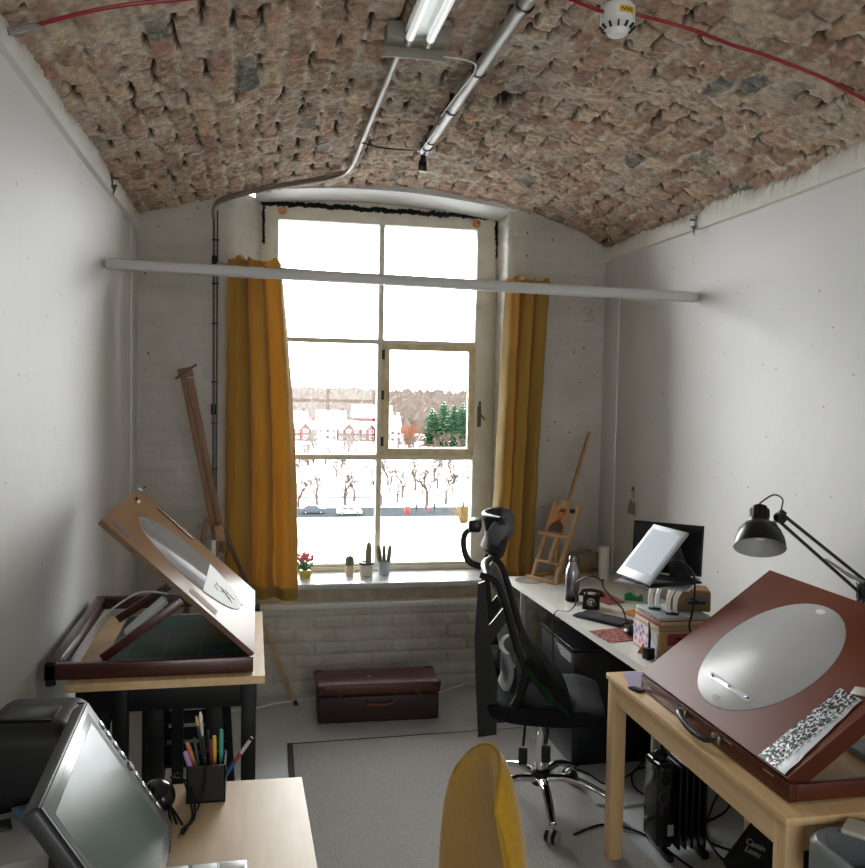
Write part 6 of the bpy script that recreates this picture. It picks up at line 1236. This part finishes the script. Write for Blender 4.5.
# walkers, tiny in the distance but whole figures
def walker(x, y, coat, lb, ph):
    me = bpy.data.meshes.new('person'); V = [(0, 0, .92), (0, 0, 1.12), (0, 0, 1.36), (0, 0, 1.50), (0, -.01, 1.62), (0, -.01, 1.72), (.10, 0, .88), (.11, .12*ph, .48), (.11, .20*ph-.06, .07), (-.10, 0, .88), (-.11, -.12*ph, .48), (-.11, -.22*ph, .08), (.20, 0, 1.38), (.25, -.05*ph, 1.12), (.23, -.14*ph, .88), (-.20, 0, 1.38), (-.25, .05*ph, 1.12), (-.23, .12*ph, .88), (.11, .20*ph-.20, .04), (-.11, -.22*ph-.14, .04)]
    E_ = [(0, 1), (1, 2), (2, 3), (3, 4), (4, 5), (0, 6), (6, 7), (7, 8), (0, 9), (9, 10), (10, 11), (2, 12), (12, 13), (13, 14), (2, 15), (15, 16), (16, 17), (8, 18), (11, 19)]
    r_ = [.15, .14, .16, .06, .09, .08, .10, .065, .05, .10, .065, .05, .07, .05, .035, .07, .05, .035, .035, .035]
    me.from_pydata(V, E_, []); o = bpy.data.objects.new('person', me); COL.objects.link(o); sk = o.modifiers.new('s', 'SKIN'); o.modifiers.new('u', 'SUBSURF').levels = 1
    for i, v in enumerate(me.skin_vertices[0].data): v.radius = (r_[i], r_[i])
    me.skin_vertices[0].data[0].use_root = True
    dg = bpy.context.evaluated_depsgraph_get(); m2 = bpy.data.meshes.new_from_object(o.evaluated_get(dg)); bpy.data.objects.remove(o)
    m2.materials.clear(); m2.materials.append(coat); o = bpy.data.objects.new('person', m2); COL.objects.link(o); o.location = (x, y, GZ+.05); tag(o, lb, 'person'); return o
dk = mat('dark winter coat', '2d3138', .9)
walker(27.4, 150, dk, 'person in dark clothes walking on the path nearest the red box', 1); p = walker(29.1, 150, mat('grey winter coat', '4a4148', .9), 'person in grey carrying a red bag in the middle of the path', -1); walker(30.8, 151, dk, 'person in dark clothes walking furthest right on the path', 1)
mb = MB(); mb.bx((29.30, 149.7, GZ+.45), (29.75, 149.95, GZ+.98), .05); tag(obj('red_bag', mb, mat('red bag', 'c2303a', .6)), 'red bag carried by the middle walker', 'bag')

# ================================================================== camera, sky, light
cam = bpy.data.cameras.new('camera'); co = bpy.data.objects.new('camera', cam); COL.objects.link(co)
cam.sensor_fit = 'HORIZONTAL'; cam.sensor_width = 36; cam.lens = 880/865*36; cam.clip_start = .05; cam.clip_end = 9000
Rm = Matrix(((0.98056091, -0.00882529, -0.19601637), (-0.19532385, 0.051195995, -0.97940164), (0.01867875, 0.99864963, 0.048477)))
co.matrix_world = Matrix.Translation((0, 0, 1.83)) @ Rm.to_4x4()
SC.camera = co
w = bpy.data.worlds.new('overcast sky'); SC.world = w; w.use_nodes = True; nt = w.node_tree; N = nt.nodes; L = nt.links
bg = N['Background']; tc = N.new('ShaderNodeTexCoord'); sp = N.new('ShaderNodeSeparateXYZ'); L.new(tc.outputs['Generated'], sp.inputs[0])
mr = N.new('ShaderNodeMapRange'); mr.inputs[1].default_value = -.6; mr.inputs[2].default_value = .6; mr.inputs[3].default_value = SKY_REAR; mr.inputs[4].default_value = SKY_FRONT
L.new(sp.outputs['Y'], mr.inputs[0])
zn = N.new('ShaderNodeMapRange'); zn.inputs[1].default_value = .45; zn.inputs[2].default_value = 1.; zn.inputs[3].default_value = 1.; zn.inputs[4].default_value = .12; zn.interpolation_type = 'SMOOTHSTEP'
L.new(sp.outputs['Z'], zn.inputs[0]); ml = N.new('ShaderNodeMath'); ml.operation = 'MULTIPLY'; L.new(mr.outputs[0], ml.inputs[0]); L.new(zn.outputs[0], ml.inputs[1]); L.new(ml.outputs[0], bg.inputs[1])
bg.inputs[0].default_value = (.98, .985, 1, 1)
def portal(loc, rot, sx, sy):
    l = bpy.data.lights.new('window_portal', 'AREA'); l.shape = 'RECTANGLE'; l.size = sx; l.size_y = sy; l.cycles.is_portal = True
    o = bpy.data.objects.new('window_portal', l); COL.objects.link(o); o.location = loc; o.rotation_euler = rot
portal((.77, YW+.12, 1.8), (-PI/2, 0, 0), 1.45, 2.4)
portal((.75, YR-.3, 1.65), (PI/2, 0, 0), 2.2, 1.8)
cy = SC.cycles; cy.use_denoising = True; cy.max_bounces = 10; cy.diffuse_bounces = 6; cy.transparent_max_bounces = 16; cy.sample_clamp_indirect = 6
SC.view_settings.view_transform = 'Standard'; SC.view_settings.look = 'None'; SC.view_settings.exposure = EXPO; SC.view_settings.gamma = 1
